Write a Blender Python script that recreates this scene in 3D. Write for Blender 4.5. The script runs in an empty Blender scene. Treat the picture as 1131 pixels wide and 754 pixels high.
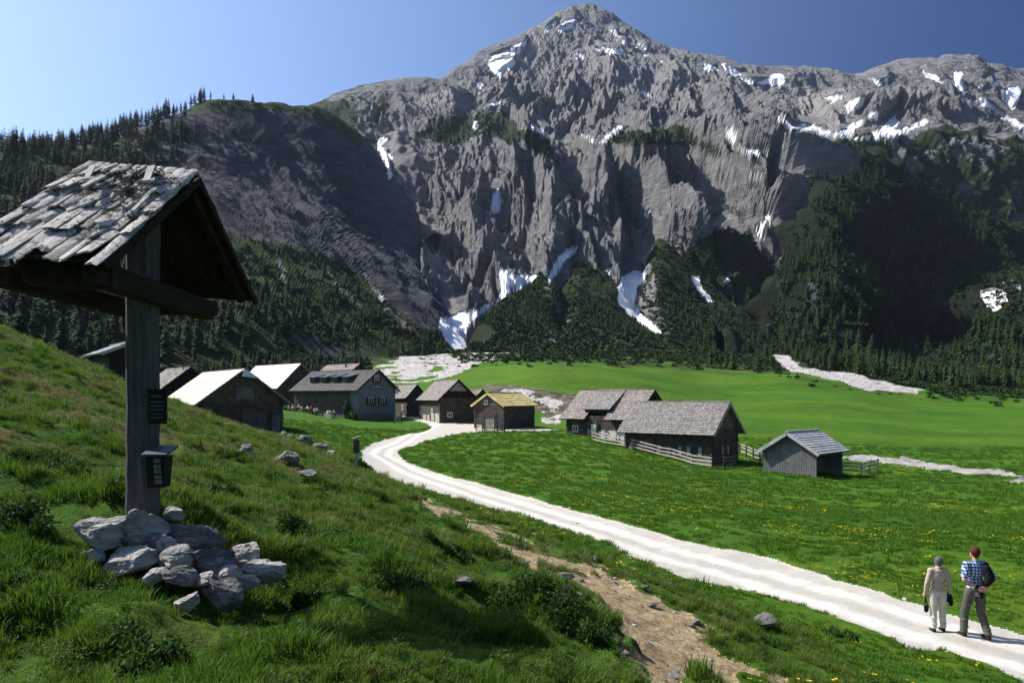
import bpy, bmesh, math, random
import numpy as np
from mathutils import Vector, Matrix
random.seed(7)
R = math.radians
PI = math.pi
# ---------------------------------------------------------------- scene, camera
sc = bpy.context.scene
COL = sc.collection
F = 880.0            # focal length in photo pixels (1131 wide)
CX, CY = 565.5, 440.0  # photo column straight ahead and the horizon row
CZ = 4.7             # camera height above the valley road
def W(px, py, Y):
    """photo pixel + distance ahead -> world point"""
    return Vector(((px-CX)*Y/F, Y, CZ+(CY-py)*Y/F))
def proj(x, y, z):
    y = np.maximum(y, .05)
    return CX+F*x/y, CY-F*(z-CZ)/y
cam_d = bpy.data.cameras.new('camera')
cam = bpy.data.objects.new('camera', cam_d); COL.objects.link(cam)
cam.location = (0, 0, CZ); cam.rotation_euler = (PI/2, 0, 0)
cam_d.sensor_width = 36; cam_d.lens = 36*F/1131; cam_d.shift_y = (CY-377)/1131
cam_d.clip_start = .1; cam_d.clip_end = 20000
sc.camera = cam
sc.view_settings.view_transform = 'Standard'; sc.view_settings.look = 'None'
sc.view_settings.exposure = 0.7; sc.view_settings.gamma = 1
sc.cycles.use_denoising = True
sc.cycles.max_bounces = 5; sc.cycles.transparent_max_bounces = 6
sc.cycles.volume_bounces = 0
# ---------------------------------------------------------------- light
SUN_AZ, SUN_EL = R(70), R(46)     # azimuth from straight ahead towards the left
S = Vector((-math.sin(SUN_AZ)*math.cos(SUN_EL), math.cos(SUN_AZ)*math.cos(SUN_EL), math.sin(SUN_EL)))
w = bpy.data.worlds.new('World'); sc.world = w; w.use_nodes = True
nt = w.node_tree; nt.nodes.clear()
sky = nt.nodes.new('ShaderNodeTexSky'); sky.sky_type = 'NISHITA'; sky.sun_disc = False
sky.sun_elevation = SUN_EL; sky.sun_rotation = -SUN_AZ
sky.altitude = 1800; sky.air_density = 1.0; sky.dust_density = 5.0; sky.ozone_density = 5.0
bg = nt.nodes.new('ShaderNodeBackground'); bg.inputs[1].default_value = .15
out = nt.nodes.new('ShaderNodeOutputWorld')
# clear mountain sky through a polarising filter: darkest at a right angle to the sun, whatever the viewpoint
tc = nt.nodes.new('ShaderNodeTexCoord'); vm = nt.nodes.new('ShaderNodeVectorMath'); vm.operation = 'DOT_PRODUCT'; vm.inputs[1].default_value = tuple(S)
nt.links.new(tc.outputs['Generated'], vm.inputs[0])
def wm(op, a, b):
    x = nt.nodes.new('ShaderNodeMath'); x.operation = op
    for i, v in enumerate((a, b)):
        if isinstance(v, (int, float)): x.inputs[i].default_value = v
        else: nt.links.new(v, x.inputs[i])
    return x.outputs[0]
c2 = wm('MULTIPLY', vm.outputs['Value'], vm.outputs['Value'])
dop = wm('DIVIDE', wm('SUBTRACT', 1.0, c2), wm('ADD', 1.0, c2)); dop = wm('POWER', dop, 1.5)
cb = nt.nodes.new('ShaderNodeCombineXYZ')
for i, p_ in enumerate((.955, .885, .76)): nt.links.new(wm('SUBTRACT', 1.0, wm('MULTIPLY', dop, p_)), cb.inputs[i])
vs = nt.nodes.new('ShaderNodeVectorMath'); vs.operation = 'MULTIPLY'; nt.links.new(sky.outputs[0], vs.inputs[0]); nt.links.new(cb.outputs[0], vs.inputs[1])
nt.links.new(vs.outputs[0], bg.inputs[0]); nt.links.new(bg.outputs[0], out.inputs[0])
sd = bpy.data.lights.new('sun', 'SUN'); sun = bpy.data.objects.new('sun', sd); COL.objects.link(sun)
sd.energy = 4.8; sd.angle = R(.5); sd.color = (1, .955, .88)
sun.rotation_euler = (-S).to_track_quat('-Z', 'Y').to_euler()
# ---------------------------------------------------------------- noise (numpy)
def _h(ix, iy, iz, seed):
    n = (ix.astype(np.int64)*73856093) ^ (iy.astype(np.int64)*19349663) ^ (iz.astype(np.int64)*83492791) ^ (seed*2654435)
    n = (n ^ (n >> 13)) & 0x7fffffff
    n = (n*1274126177) & 0x7fffffff
    n = n ^ (n >> 16)
    return (n & 0xffff)/65535.0
def vn(x, y, z=None, seed=0):
    x = np.asarray(x, float); y = np.asarray(y, float)
    two = z is None
    ix, iy = np.floor(x), np.floor(y)
    fx, fy = x-ix, y-iy
    fx = fx*fx*fx*(fx*(fx*6-15)+10); fy = fy*fy*fy*(fy*(fy*6-15)+10)
    if two:
        iz = np.zeros_like(ix)
        a = _h(ix, iy, iz, seed); b = _h(ix+1, iy, iz, seed); c = _h(ix, iy+1, iz, seed); d = _h(ix+1, iy+1, iz, seed)
        return (a+(b-a)*fx)*(1-fy)+(c+(d-c)*fx)*fy
    z = np.asarray(z, float); iz = np.floor(z); fz = z-iz; fz = fz*fz*(3-2*fz)
    r = []
    for k in (0, 1):
        a = _h(ix, iy, iz+k, seed); b = _h(ix+1, iy, iz+k, seed); c = _h(ix, iy+1, iz+k, seed); d = _h(ix+1, iy+1, iz+k, seed)
        r.append((a+(b-a)*fx)*(1-fy)+(c+(d-c)*fx)*fy)
    return r[0]*(1-fz)+r[1]*fz
def fbm(x, y, z=None, o=4, seed=0, g=.5, ridge=False):
    t = 0; a = 1; s = 0
    for i in range(o):
        n = vn(x*2**i+i*17.3, y*2**i+i*9.1, None if z is None else z*2**i, seed+i*31)
        if ridge: n = 1-np.abs(2*n-1)
        t = t+a*n; s += a; a *= g
    return t/s
def gn2(x, y, seed=0):
    ix, iy = np.floor(x), np.floor(y); fx, fy = x-ix, y-iy; o = np.zeros_like(ix)
    u = fx*fx*fx*(fx*(fx*6-15)+10); v = fy*fy*fy*(fy*(fy*6-15)+10)
    def g(a, b): t = _h(ix+a, iy+b, o, seed)*6.28318; return np.cos(t)*(fx-a)+np.sin(t)*(fy-b)
    return ((g(0, 0)*(1-u)+g(1, 0)*u)*(1-v)+(g(0, 1)*(1-u)+g(1, 1)*u)*v)*1.5
def rmf(x, y, o=5, seed=0, lac=2.07, gain=.55):
    """ridged multifractal: sharp crests, rough detail on the crests; about 0..1"""
    t = 0; a = 1; s = 0; w = 1
    for i in range(o):
        n = 1-np.abs(gn2(x*lac**i+i*7.7, y*lac**i+i*3.1, seed+i*13)); n = n*n*w
        t = t+a*n; s += a; w = np.clip(n*1.9, 0, 1); a *= gain
    return t/s
def inpoly(px, py, poly):
    ins = np.zeros(px.shape, bool); n = len(poly)
    for i in range(n):
        x1, y1 = poly[i]; x2, y2 = poly[(i+1) % n]
        if y1 == y2: continue
        c = ((y1 > py) != (y2 > py)) & (px < (x2-x1)*(py-y1)/(y2-y1)+x1)
        ins ^= c
    return ins
def polydist(px, py, pts):
    """distance to an open polyline, with width interpolation (pts = x,y,w)"""
    best = np.full(px.shape, 1e9)
    for (x1, y1, w1), (x2, y2, w2) in zip(pts[:-1], pts[1:]):
        dx, dy = x2-x1, y2-y1
        t = np.clip(((px-x1)*dx+(py-y1)*dy)/(dx*dx+dy*dy+1e-9), 0, 1)
        d = np.hypot(px-x1-t*dx, py-y1-t*dy)/(w1+(w2-w1)*t)
        best = np.minimum(best, d)
    return best
# ---------------------------------------------------------------- object helpers
def tag(o, label=None, cat=None, group=None, kind=None):
    if label: o['label'] = label
    if cat: o['category'] = cat
    if group: o['group'] = group
    if kind: o['kind'] = kind
    return o
def empty(name, loc=(0, 0, 0), rz=0):
    o = bpy.data.objects.new(name, None); COL.objects.link(o)
    o.location = loc; o.rotation_euler.z = rz; o.empty_display_size = .2
    return o
def link(name, me, mats=None, parent=None):
    o = bpy.data.objects.new(name, me); COL.objects.link(o)
    if mats is not None:
        for m in (mats if isinstance(mats, (list, tuple)) else [mats]): me.materials.append(m)
    if parent: o.parent = parent
    return o
def npmesh(name, V, Q, attrs=None, smooth=True):
    me = bpy.data.meshes.new(name)
    V = np.ascontiguousarray(V, np.float32); Q = np.ascontiguousarray(Q, np.int32)
    k = Q.shape[1]
    me.vertices.add(len(V)); me.vertices.foreach_set('co', V.ravel())
    me.loops.add(Q.size); me.loops.foreach_set('vertex_index', Q.ravel())
    me.polygons.add(len(Q)); me.polygons.foreach_set('loop_start', np.arange(0, Q.size, k, dtype=np.int32))
    try: me.polygons.foreach_set('loop_total', np.full(len(Q), k, np.int32))
    except Exception: pass
    for n, a in (attrs or {}).items():
        at = me.attributes.new(n, 'FLOAT', 'POINT'); at.data.foreach_set('value', np.ascontiguousarray(a, np.float32))
    me.update(calc_edges=True)
    me.polygons.foreach_set('use_smooth', np.full(len(Q), smooth, bool))
    return me
def gridquads(r, c):
    i = np.arange(r*c).reshape(r, c)
    return np.stack([i[:-1, :-1], i[:-1, 1:], i[1:, 1:], i[1:, :-1]], -1).reshape(-1, 4)
class MB:
    """collects boxes, bars, tubes; build() links them as one mesh"""
    def __init__(s): s.v = []; s.f = []; s.m = []
    def add(s, vs, fs, m=0):
        o = len(s.v); s.v += [tuple(v) for v in vs]; s.f += [[o+i for i in f] for f in fs]; s.m += [m]*len(fs); return s
    def hexa(s, p, m=0):   # 8 points: bottom ring 0-3, top ring 4-7
        return s.add(p, [(3, 2, 1, 0), (4, 5, 6, 7), (0, 1, 5, 4), (1, 2, 6, 5), (2, 3, 7, 6), (3, 0, 4, 7)], m)
    def box(s, x0, x1, y0, y1, z0, z1, m=0):
        return s.hexa([(x0, y0, z0), (x1, y0, z0), (x1, y1, z0), (x0, y1, z0), (x0, y0, z1), (x1, y0, z1), (x1, y1, z1), (x0, y1, z1)], m)
    def bar(s, a, b, w, h=None, up=(0, 0, 1), m=0):
        a, b = Vector(a), Vector(b); h = h or w; d = (b-a).normalized(); up = Vector(up)
        if abs(d.dot(up)) > .97: up = Vector((0, 1, 0))
        u = d.cross(up).normalized()*w/2; v = u.cross(d).normalized()*h/2
        return s.hexa([a-u-v, a+u-v, b+u-v, b-u-v, a-u+v, a+u+v, b+u+v, b-u+v], m)
    def tube(s, a, b, r0, r1=None, n=8, m=0):
        a, b = Vector(a), Vector(b); r1 = r0 if r1 is None else r1
        d = (b-a).normalized(); up = Vector((0, 0, 1)) if abs(d.z) < .9 else Vector((1, 0, 0))
        u = d.cross(up).normalized(); v = d.cross(u)
        vs = [a+(u*math.cos(2*PI*i/n)+v*math.sin(2*PI*i/n))*r0 for i in range(n)]+[b+(u*math.cos(2*PI*i/n)+v*math.sin(2*PI*i/n))*r1 for i in range(n)]
        fs = [(i, (i+1) % n, n+(i+1) % n, n+i) for i in range(n)]+[tuple(range(n-1, -1, -1)), tuple(range(n, 2*n))]
        return s.add(vs, fs, m)
    def quad(s, a, b, c, d, m=0): return s.add([a, b, c, d], [(0, 1, 2, 3)], m)
    def slab(s, a, b, c, d, t, m=0):
        """thick slab: corners of the top face, thickness t downwards along its normal"""
        a, b, c, d = map(Vector, (a, b, c, d)); n = (b-a).cross(d-a).normalized()
        if n.z < 0: n = -n
        lo = [p-n*t for p in (a, b, c, d)]
        return s.hexa(lo+[a, b, c, d], m)
    def mesh(s, name='mesh'):
        me = bpy.data.meshes.new(name); me.from_pydata([tuple(v) for v in s.v], [], s.f); me.update()
        bm = bmesh.new(); bm.from_mesh(me); bmesh.ops.recalc_face_normals(bm, faces=bm.faces)
        bm.to_mesh(me); bm.free()
        return me
    def build(s, name, mats, parent=None, bevel=0, smooth=False):
        me = s.mesh(name); o = link(name, me, mats, parent)
        if isinstance(mats, (list, tuple)) and len(mats) > 1: me.polygons.foreach_set('material_index', s.m)
        if smooth: me.polygons.foreach_set('use_smooth', [True]*len(me.polygons))
        if bevel:
            b = o.modifiers.new('bevel', 'BEVEL'); b.width = bevel; b.segments = 2; b.limit_method = 'ANGLE'
        return o
# ---------------------------------------------------------------- material helpers
class NT:
    def __init__(s, name, rough=.8, spec=.3):
        s.mat = bpy.data.materials.new(name); s.mat.use_nodes = True; s.t = s.mat.node_tree
        s.b = s.t.nodes['Principled BSDF']; s.b.inputs['Roughness'].default_value = rough
        s.b.inputs['Specular IOR Level'].default_value = spec
    def n(s, typ, **kw):
        x = s.t.nodes.new('ShaderNode'+typ)
        for k, v in kw.items():
            if k.startswith('i_'):
                key = k[2:]; key = int(key) if key.isdigit() else key.replace('_', ' ')
                s.set(x.inputs[key], v)
            else: setattr(x, k, v)
        return x
    def set(s, inp, v):
        if hasattr(v, 'outputs'): v = v.outputs[0]
        if isinstance(v, bpy.types.NodeSocket): s.t.links.new(v, inp)
        else: inp.default_value = v
    def coord(s, kind='Object', scale=(1, 1, 1), rot=(0, 0, 0)):
        c = s.t.nodes.new('ShaderNodeTexCoord') if kind != 'World' else s.t.nodes.new('ShaderNodeNewGeometry')
        m = s.t.nodes.new('ShaderNodeMapping'); s.t.links.new(c.outputs['Position' if kind == 'World' else kind], m.inputs[0])
        m.inputs['Scale'].default_value = scale; m.inputs['Rotation'].default_value = rot
        return m.outputs[0]
    def noise(s, scale, detail=4, rough=.6, vec=None, dist=0):
        x = s.n('TexNoise'); x.inputs['Scale'].default_value = scale; x.inputs['Detail'].default_value = detail
        x.inputs['Roughness'].default_value = rough; x.inputs['Distortion'].default_value = dist
        if vec is not None: s.t.links.new(vec, x.inputs['Vector'])
        return x.outputs['Fac']
    def ramp(s, fac, stops, interp='LINEAR'):
        x = s.n('ValToRGB'); x.color_ramp.interpolation = interp; cr = x.color_ramp
        while len(cr.elements) < len(stops): cr.elements.new(.5)
        for e, (p, c) in zip(cr.elements, stops):
            e.position = p; e.color = (c, c, c, 1) if isinstance(c, (int, float)) else (*c, 1)
        s.set(x.inputs[0], fac); return x.outputs[0]
    def mix(s, f, a, b, mode='MIX'):
        x = s.n('Mix', data_type='RGBA', blend_type=mode)
        s.set(x.inputs[0], f)
        for i, v in ((6, a), (7, b)):
            if isinstance(v, tuple): v = (*v[:3], 1)
            s.set(x.inputs[i], v)
        return x.outputs[2]
    def math(s, op, a, b=0.0):
        x = s.n('Math', operation=op); s.set(x.inputs[0], a); s.set(x.inputs[1], b); return x.outputs[0]
    def attr(s, name): return s.n('Attribute', attribute_name=name).outputs['Fac']
    def rand(s): return s.n('ObjectInfo').outputs['Random']
    def done(s, col=None, bump=None, dist=.02, strength=1, rough=None):
        if col is not None: s.set(s.b.inputs['Base Color'], (*col, 1) if isinstance(col, tuple) else col)
        if bump is not None:
            x = s.n('Bump'); x.inputs['Strength'].default_value = strength; x.inputs['Distance'].default_value = dist
            s.set(x.inputs['Height'], bump); s.t.links.new(x.outputs[0], s.b.inputs['Normal'])
        if rough is not None: s.set(s.b.inputs['Roughness'], rough)
        return s.mat
# ================================================================ valley ground
def warp(x, y):
    r = np.hypot(x, y)+1e-9; k = np.log1p(r/5)/r
    return np.stack([x*k, y*k], -1)
_pp = [ # photo column, row, distance: where the ground is
 (1060,705,15.6),(1131,740,13.8),(940,660,18.8),(800,610,24.3),(700,575,30.6),(600,545,39.4),(500,520,51.7),(430,500,69),(410,493,78),
 (450,485,90),(480,471,113),(318,479,85),(434,463,135),(350,458,132),(500,465,125),(575,469,118),(540,472,112),(640,481,100),(600,474,108),
 (690,500,82),(790,515,78),(900,524,72),(845,519,74),(730,487,97),(900,560,42),(1131,560,45),(1000,620,23.5),(1131,600,26),(750,540,48),(650,510,66),(550,490,84),(1131,525,73),(980,508,92),
 (1131,480,130),(900,450,170),(1131,440,260),(1131,432,330),(850,402,330),(700,393,340),(560,394,340),(800,430,230),(600,432,164),(600,455,148),
 (520,425,190),(430,425,210),(430,398,340),(300,398,300),(1000,445,215),(1400,450,200),(1400,430,330),(1500,560,40),
 (0,366,45),(0,450,18),(0,560,8),(0,700,4.7),(100,407,45),(100,480,18),(160,570,6.15),(215,456,45),(180,449,38),(130,424,45),(180,446,60),(250,470,50),(300,484,58),(370,513,45),(340,500,38),(60,392,45),(215,500,20),(300,560,12),(250,640,6.2),
 (320,491,45),(320,520,22),(400,526,40),(400,560,18),(450,600,11.5),(450,560,19),(500,562,27),(560,640,8.2),(640,690,6.6),(450,754,4.0),(620,740,5.2),
 (700,700,10.6),(780,754,9.4),(650,630,15),(560,585,22),(820,700,12.6),(900,681,17.1),(1000,716,15.0),(800,652,19.5),(700,612,24.0),(600,575,30.5),(540,553,36.6),(460,525,48.7),(850,690,14.8),(760,660,14.6)]
_gp = [tuple(W(*p)) for p in _pp]+[ # further points given directly
 (-20,72,1.3),(-22,66,1.6),(-31,66,3.2),(-42,84,3.6),(-60,100,6),(-36,92,2.2),(-26,95,1.5),(-100,150,9),(-60,40,15),(-90,80,14),(-150,100,24),(-58,130,4.5),(-75,190,8),(-110,300,16),
 (0,0,3.1),(-3,0,3.5),(3,0,2.3),(0,-10,3.1),(-20,0,7),(-8,0,4.4),(-12,10,5.0),(8,3,.9),(20,0,0),(40,20,-.5),(0,-40,3),(-60,-30,16),(50,-30,-.5),
 (-200,250,22),(-40,200,6.5),(-80,250,12),(200,100,-1.5),(300,250,7),(500,400,14),(200,400,20),(0,450,30),(-200,450,30),(100,60,-2),(6,8,1.1)]
_G = np.array(_gp)
def _tps(a, b):
    d = np.linalg.norm(a[:, None, :]-b[None, :, :], axis=-1)
    return d*d*np.log(d+1e-9)
_P = warp(_G[:, 0], _G[:, 1]); _n = len(_P)
_A = np.zeros((_n+3, _n+3)); _A[:_n, :_n] = _tps(_P, _P)+np.eye(_n)*.0006
_A[:_n, _n] = 1; _A[:_n, _n+1:] = _P; _A[_n, :_n] = 1; _A[_n+1:, :_n] = _P.T
# fit height relative to distance so that near detail is kept
_s = np.log1p(np.hypot(_G[:, 0], _G[:, 1])/8)+.5
_wts = np.linalg.solve(_A, np.concatenate([_G[:, 2]/_s, np.zeros(3)]))
def h_base(x, y):
    x = np.asarray(x, float).ravel(); y = np.asarray(y, float).ravel(); o = np.empty(len(x))
    for i in range(0, len(x), 40000):
        q = warp(x[i:i+40000], y[i:i+40000])
        o[i:i+40000] = _tps(q, _P) @ _wts[:_n]+_wts[_n]+q @ _wts[_n+1:]
    return o*(np.log1p(np.hypot(x, y)/8)+.5)
# ---- the white road, the footpath and the gravel beds, outlined in photo pixels (all lie on the ground sheet)
ROAD = [(1200,800),(1131,748),(1092,729),(1072,725),(1045,718),(1018,716),(1000,712),(985,703),(965,697),(930,684),(880,668),(830,654),(790,645),(755,636),(705,616),(656,595),(606,578),(570,568),(540,565),(510,556),(480,546),(450,537),(425,528),(408,520),(398,512),(396,505),
        (398,498),(406,491),(420,486),(440,482),(462,478),(474,474),(476,470),(466,466),(452,462),(437,458),(440,456),(462,461),(490,465),(520,468),(560,471.5),(600,472.5),(622,475),(600,475.5),(550,476),(510,479),(470,486),(446,494),(440,500),(448,508),
        (483,521),(510,529),(557,542),(606,556),(656,569),(705,582),(755,595),(820,609),(860,619),(900,630),(940,642),(980,654),(1019,667),(1058,678),(1091,688),(1131,699),(1200,716)]
PATHP = [(470,556,6),(492,566,7),(520,580,10),(548,592,13),(580,606,15),(610,616,16),(640,632,19),(670,650,25),(700,672,31),(722,694,38),(748,725,48),(775,760,58),(795,800,64)]
GRAV = [[(400,410),(420,403),(445,393),(475,385),(495,376),(510,360),(560,360),(572,388),(550,396),(525,404),(505,413),(475,421),(440,423),(412,416)],
        [(594,381),(602,370),(615,362),(630,358),(642,380),(640,388),(600,386)],
        [(848,374),(862,385),(880,400),(903,409),(940,411),(985,424),(1025,431),(1010,434),(960,430),(915,420),(880,412),(862,402),(850,388)],
        [(918,505),(950,503.5),(1000,507),(1050,513),(1100,519),(1140,526),(1180,532),(1180,540),(1135,533),(1080,526),(1030,519),(980,513),(940,509)],
        [(598,455),(612,453),(622,458),(618,470),(598,466)],[(548,431),(575,428),(610,437),(625,447),(615,452),(600,446),(575,436)]]
_th = np.concatenate([np.linspace(-178, -52, 64)[:-1], np.linspace(-52, 52, 1000), np.linspace(52, 178, 64)[1:], [182]])
_th = np.radians(_th)
_rr = np.concatenate([[.02], np.geomspace(1.2, 9, 150)[:-1], np.geomspace(9, 62, 520)[:-1], np.geomspace(62, 520, 300), np.geomspace(540, 4200, 30)])
_T, _Rr = np.meshgrid(_th, _rr)
# perspective-even rings: distance ahead, not radius, sets the spacing inside the view
gx = _Rr*np.sin(_T); gy = _Rr*np.cos(_T)
hz = h_base(gx, gy).reshape(gx.shape)
far = np.clip((_Rr-480)/200, 0, 1); hz = hz*(1-far)+10*far
_px, _py = proj(gx, gy, hz)
_front = gy > .5
wob = lambda s, a, seed: (fbm(gx/s, gy/s, o=3, seed=seed)-.5)*a
_nx = _px+wob(1.6, .5, 3)*F/np.maximum(gy, 3); _ny = _py+(wob(2.2, .9, 4)+wob(.5, .25, 7))*F*3.2/np.maximum(gy, 3)**2
road = inpoly(_nx, _ny, ROAD) & _front & (_Rr < 200)
pd = polydist(_nx, _ny, PATHP)
pathm = (pd < 1.05+1.9*(fbm(gx/.7, gy/.7, o=4, seed=9)-.5)) & _front & (_Rr < 60) & ~road & (fbm(gx/1.1, gy/1.1, o=3, seed=77) < .66)
grav = np.zeros(road.shape, bool)
_gn = fbm(gx/6, gy/6, o=4, seed=5)
for k_, g in enumerate(GRAV): grav |= inpoly(_px+(_gn-.5)*12, _py+(fbm(gx/5, gy/5, o=3, seed=6)-.5)*3, g) & ((_gn < .66) | (k_ == 2))
grav &= _front & (_Rr > 60)
roaddist = np.clip((np.minimum(np.abs(_py-np.interp(_px, [396, 1200], [505, 760])), 60))/60, 0, 1)
# hillside (rough pasture) against smooth valley meadow
_hill = 1/(1+np.exp(-(h_base(gx*1.0, gy*1.0).reshape(gx.shape)-1.0)*2.4)) * (_Rr < 75) * np.clip((75-_Rr)/15, 0, 1)
_hill = np.where((gx > 4) & (_Rr < 80), _hill*np.clip((9-gx)/5, 0, 1), _hill)
def _blur(m, k=3):
    m = m.astype(float)
    for _ in range(k):
        m[1:-1] = (m[:-2]+m[2:]+2*m[1:-1])/4; m[:, 1:-1] = (m[:, :-2]+m[:, 2:]+2*m[:, 1:-1])/4
    return m
tus = fbm(gx/.55, gy/.42, o=4, seed=21)-.5; tus2 = fbm(gx/2.3, gy/1.9, o=3, seed=22, ridge=True)-.55
flat = road | pathm
hz = hz + _hill*(1-.85*_blur(flat, 4))*(tus*.20+tus2*.60*np.clip(_Rr/8, .35, 1)) + (1-_hill)*(1-_blur(flat, 4))*(fbm(gx/1.2, gy/1.2, o=3, seed=23)-.5)*.09
hz += (1-_hill)*(1-_blur(flat, 4))*(fbm(gx/4.5, gy/4.5, o=3, seed=29)-.5)*np.clip((_Rr-12)/30, 0, 1)*.35
hz += (1-_hill)*(fbm(gx/14, gy/14, o=2, seed=24)-.5)*np.clip((_Rr-20)/60, 0, 1)*.5
hz += ~flat*(fbm(gx/30, gy/22, o=4, seed=25)-.5)*np.clip((_Rr-150)/200, 0, 1)*4
roadb, pathb = _blur(road), _blur(pathm, 4)
hz -= roadb*.05; hz += roadb*(fbm(gx/.5, gy/.5, o=3, seed=26)-.5)*.05
hz -= pathb*.05; hz += pathb*(fbm(gx/.22, gy/.22, o=3, seed=27)-.5)*.07
hz += grav*(fbm(gx/2, gy/2, o=4, seed=28)-.4)*.6
GV = np.stack([gx, gy, hz], -1).reshape(-1, 3)
GQ = gridquads(*gx.shape)[:, ::-1]
def _cat(m): return m.reshape(-1)[GQ].sum(1) >= 3
fr, fp, fg = _cat(road), _cat(pathm), _cat(grav)
fp &= ~fr; fg &= ~(fr | fp)
# bilinear sampler of the finished ground
def ground_z(x, y):
    th = math.atan2(x, y); r = math.hypot(x, y)
    i = int(np.clip(np.searchsorted(_th, th)-1, 0, len(_th)-2)); j = int(np.clip(np.searchsorted(_rr, r)-1, 0, len(_rr)-2))
    a = (th-_th[i])/(_th[i+1]-_th[i]); b = (r-_rr[j])/(_rr[j+1]-_rr[j])
    return float((hz[j, i]*(1-a)+hz[j, i+1]*a)*(1-b)+(hz[j+1, i]*(1-a)+hz[j+1, i+1]*a)*b)
def ground_zv(x, y):
    th = np.arctan2(x, y); r = np.hypot(x, y)
    i = np.clip(np.searchsorted(_th, th)-1, 0, len(_th)-2); j = np.clip(np.searchsorted(_rr, r)-1, 0, len(_rr)-2)
    a = (th-_th[i])/(_th[i+1]-_th[i]); b = (r-_rr[j])/(_rr[j+1]-_rr[j])
    return (hz[j, i]*(1-a)+hz[j, i+1]*a)*(1-b)+(hz[j+1, i]*(1-a)+hz[j+1, i+1]*a)*b, (i, j)
def hit(px, py, y0=2.5, y1=400):
    """where the sight line of a photo pixel first meets the ground"""
    Y = np.geomspace(y0, y1, 900); x = (px-CX)*Y/F; z = CZ+(CY-py)*Y/F
    g, _ = ground_zv(x, Y); k = np.argmax(z < g) if (z < g).any() else len(Y)-1
    return Vector((x[k], Y[k], g[k]))
_scrubm = np.clip((fbm(gx/9, gy/9, o=5, seed=31)-.44)*8, 0, 1)*np.clip((_Rr-230)/60, 0, 1)*np.clip((np.interp(_px, [500, 600, 700, 850, 900, 1000, 1131], [404, 404, 405, 413, 421, 436, 442])+6*(fbm(gx/25, gy/25, o=2, seed=32)-.5)-_py)/10+.5, 0, 1)
_scrubm = np.maximum(_scrubm, (_Rr > 230)*np.clip((np.interp(_px, [500, 600, 700, 850, 900, 1000, 1131], [380, 380, 388, 399, 412, 428, 434])-_py)/3, 0, 1))
_scrubm = np.maximum(_scrubm, np.clip((gy-172-.35*(gx+60).clip(0, 80)+(fbm(gx/20, gy/20, o=3, seed=36)-.5)*40)/10, 0, 1)*np.clip((412-_px-(fbm(gx/12, gy/12, o=3, seed=37)-.5)*30)/6, 0, 1)*(gy > 0))
_flow = np.clip((fbm(gx/28+2, gy/10, o=3, seed=33)-.47)*6, 0, 1)*(1-_hill)
_flow = np.maximum(_flow, ((_py > 395) & (_py < 425) & (_px > 560))*np.clip((fbm(gx/60, gy/14, o=3, seed=35)-.42)*7, 0, 1))
_dry = np.clip((fbm(gx/3.2, gy/3.2, o=4, seed=34)-.5)*5+.35, 0, 1)*_hill*np.clip((gy-7)/6, .15, 1)
bankp = inpoly(_px+(_gn-.5)*10, _py, [(530,425),(560,424),(600,430),(640,437),(640,462),(615,462),(600,456),(590,452),(575,436),(540,432)]) & (_Rr > 120)
_cl = [W(px, py, 4.7*F/(py-CY)) for px, py in ((1200,742),(1131,722),(1045,700),(940,665),(840,634),(760,616),(690,594),(600,566),(520,543),(450,518),(420,503),(425,494),(450,485),(480,475),(500,470),(560,473.5))]
_across = np.full(gx.shape, 9.0); _across[road] = polydist(gx[road], gy[road], [(v.x, v.y, 1.0) for v in _cl])
def part_of_ground(name, mask, mat):
    q = GQ[mask]; used = np.unique(q); remap = np.zeros(len(GV), np.int32); remap[used] = np.arange(len(used))
    at = {'hill': _hill, 'scrub': _scrubm, 'flower': _flow, 'dry': _dry, 'bank': bankp.astype(float)}
    me = npmesh(name, GV[used], remap[q], {k: v.reshape(-1)[used] for k, v in at.items()} if name == 'meadow' else ({'across': _across.reshape(-1)[used]} if name == 'road' else None))
    o = link(name, me, mat); tag(o, kind='structure'); return o
# materials of the ground
t = NT('meadow_ground', .95, .1); wv = t.coord('World')
n1 = t.noise(.35, 6, .65, wv); n2 = t.noise(5, 5, .7, wv); n3 = t.noise(.05, 3, .5, wv)
c = t.ramp(n1, [(.3, (.036, .105, .006)), (.7, (.062, .160, .010))])
c = t.mix(t.ramp(n2, [(.35, 0), (.7, 1)]), c, (.022, .070, .006))
c = t.mix(t.ramp(t.noise(.16, 6, .75, wv), [(.50, 0), (.66, .55)]), c, (.075, .105, .016))
c = t.mix(t.ramp(n3, [(.42, 0), (.62, .55)]), c, (.070, .16, .012))
vy = t.n('TexVoronoi'); vy.inputs['Scale'].default_value = 2.2; t.t.links.new(wv, vy.inputs['Vector'])
dots = t.ramp(vy.outputs['Distance'], [(.10, 1), (.17, 0)])
farf = t.math('MULTIPLY', t.attr('flower'), t.ramp(t.noise(.9, 5, .8, wv), [(.42, 0), (.66, .38)]))
c = t.mix(farf, c, (.20, .25, .012))
c = t.mix(t.math('MULTIPLY', dots, t.math('MULTIPLY', t.attr('flower'), .0)), c, (.55, .42, .01))
hc = t.ramp(t.noise(1.3, 6, .7, wv), [(.3, (.020, .052, .005)), (.55, (.052, .115, .010)), (.75, (.10, .13, .024))])
hc = t.mix(t.attr('dry'), hc, (.10, .095, .028))
c = t.mix(t.attr('hill'), c, hc)
c = t.mix(t.attr('scrub'), c, t.ramp(n2, [(.3, (.008, .018, .006)), (.7, (.034, .044, .018))]))
c = t.mix(t.attr('bank'), c, t.ramp(t.noise(.6, 6, .7, wv), [(.35, (.02, .035, .01)), (.5, (.09, .075, .05)), (.65, (.25, .22, .18))]))
GROUND_MAT = t.done(c, t.noise(3, 7, .75, wv), .25, .8)
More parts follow.
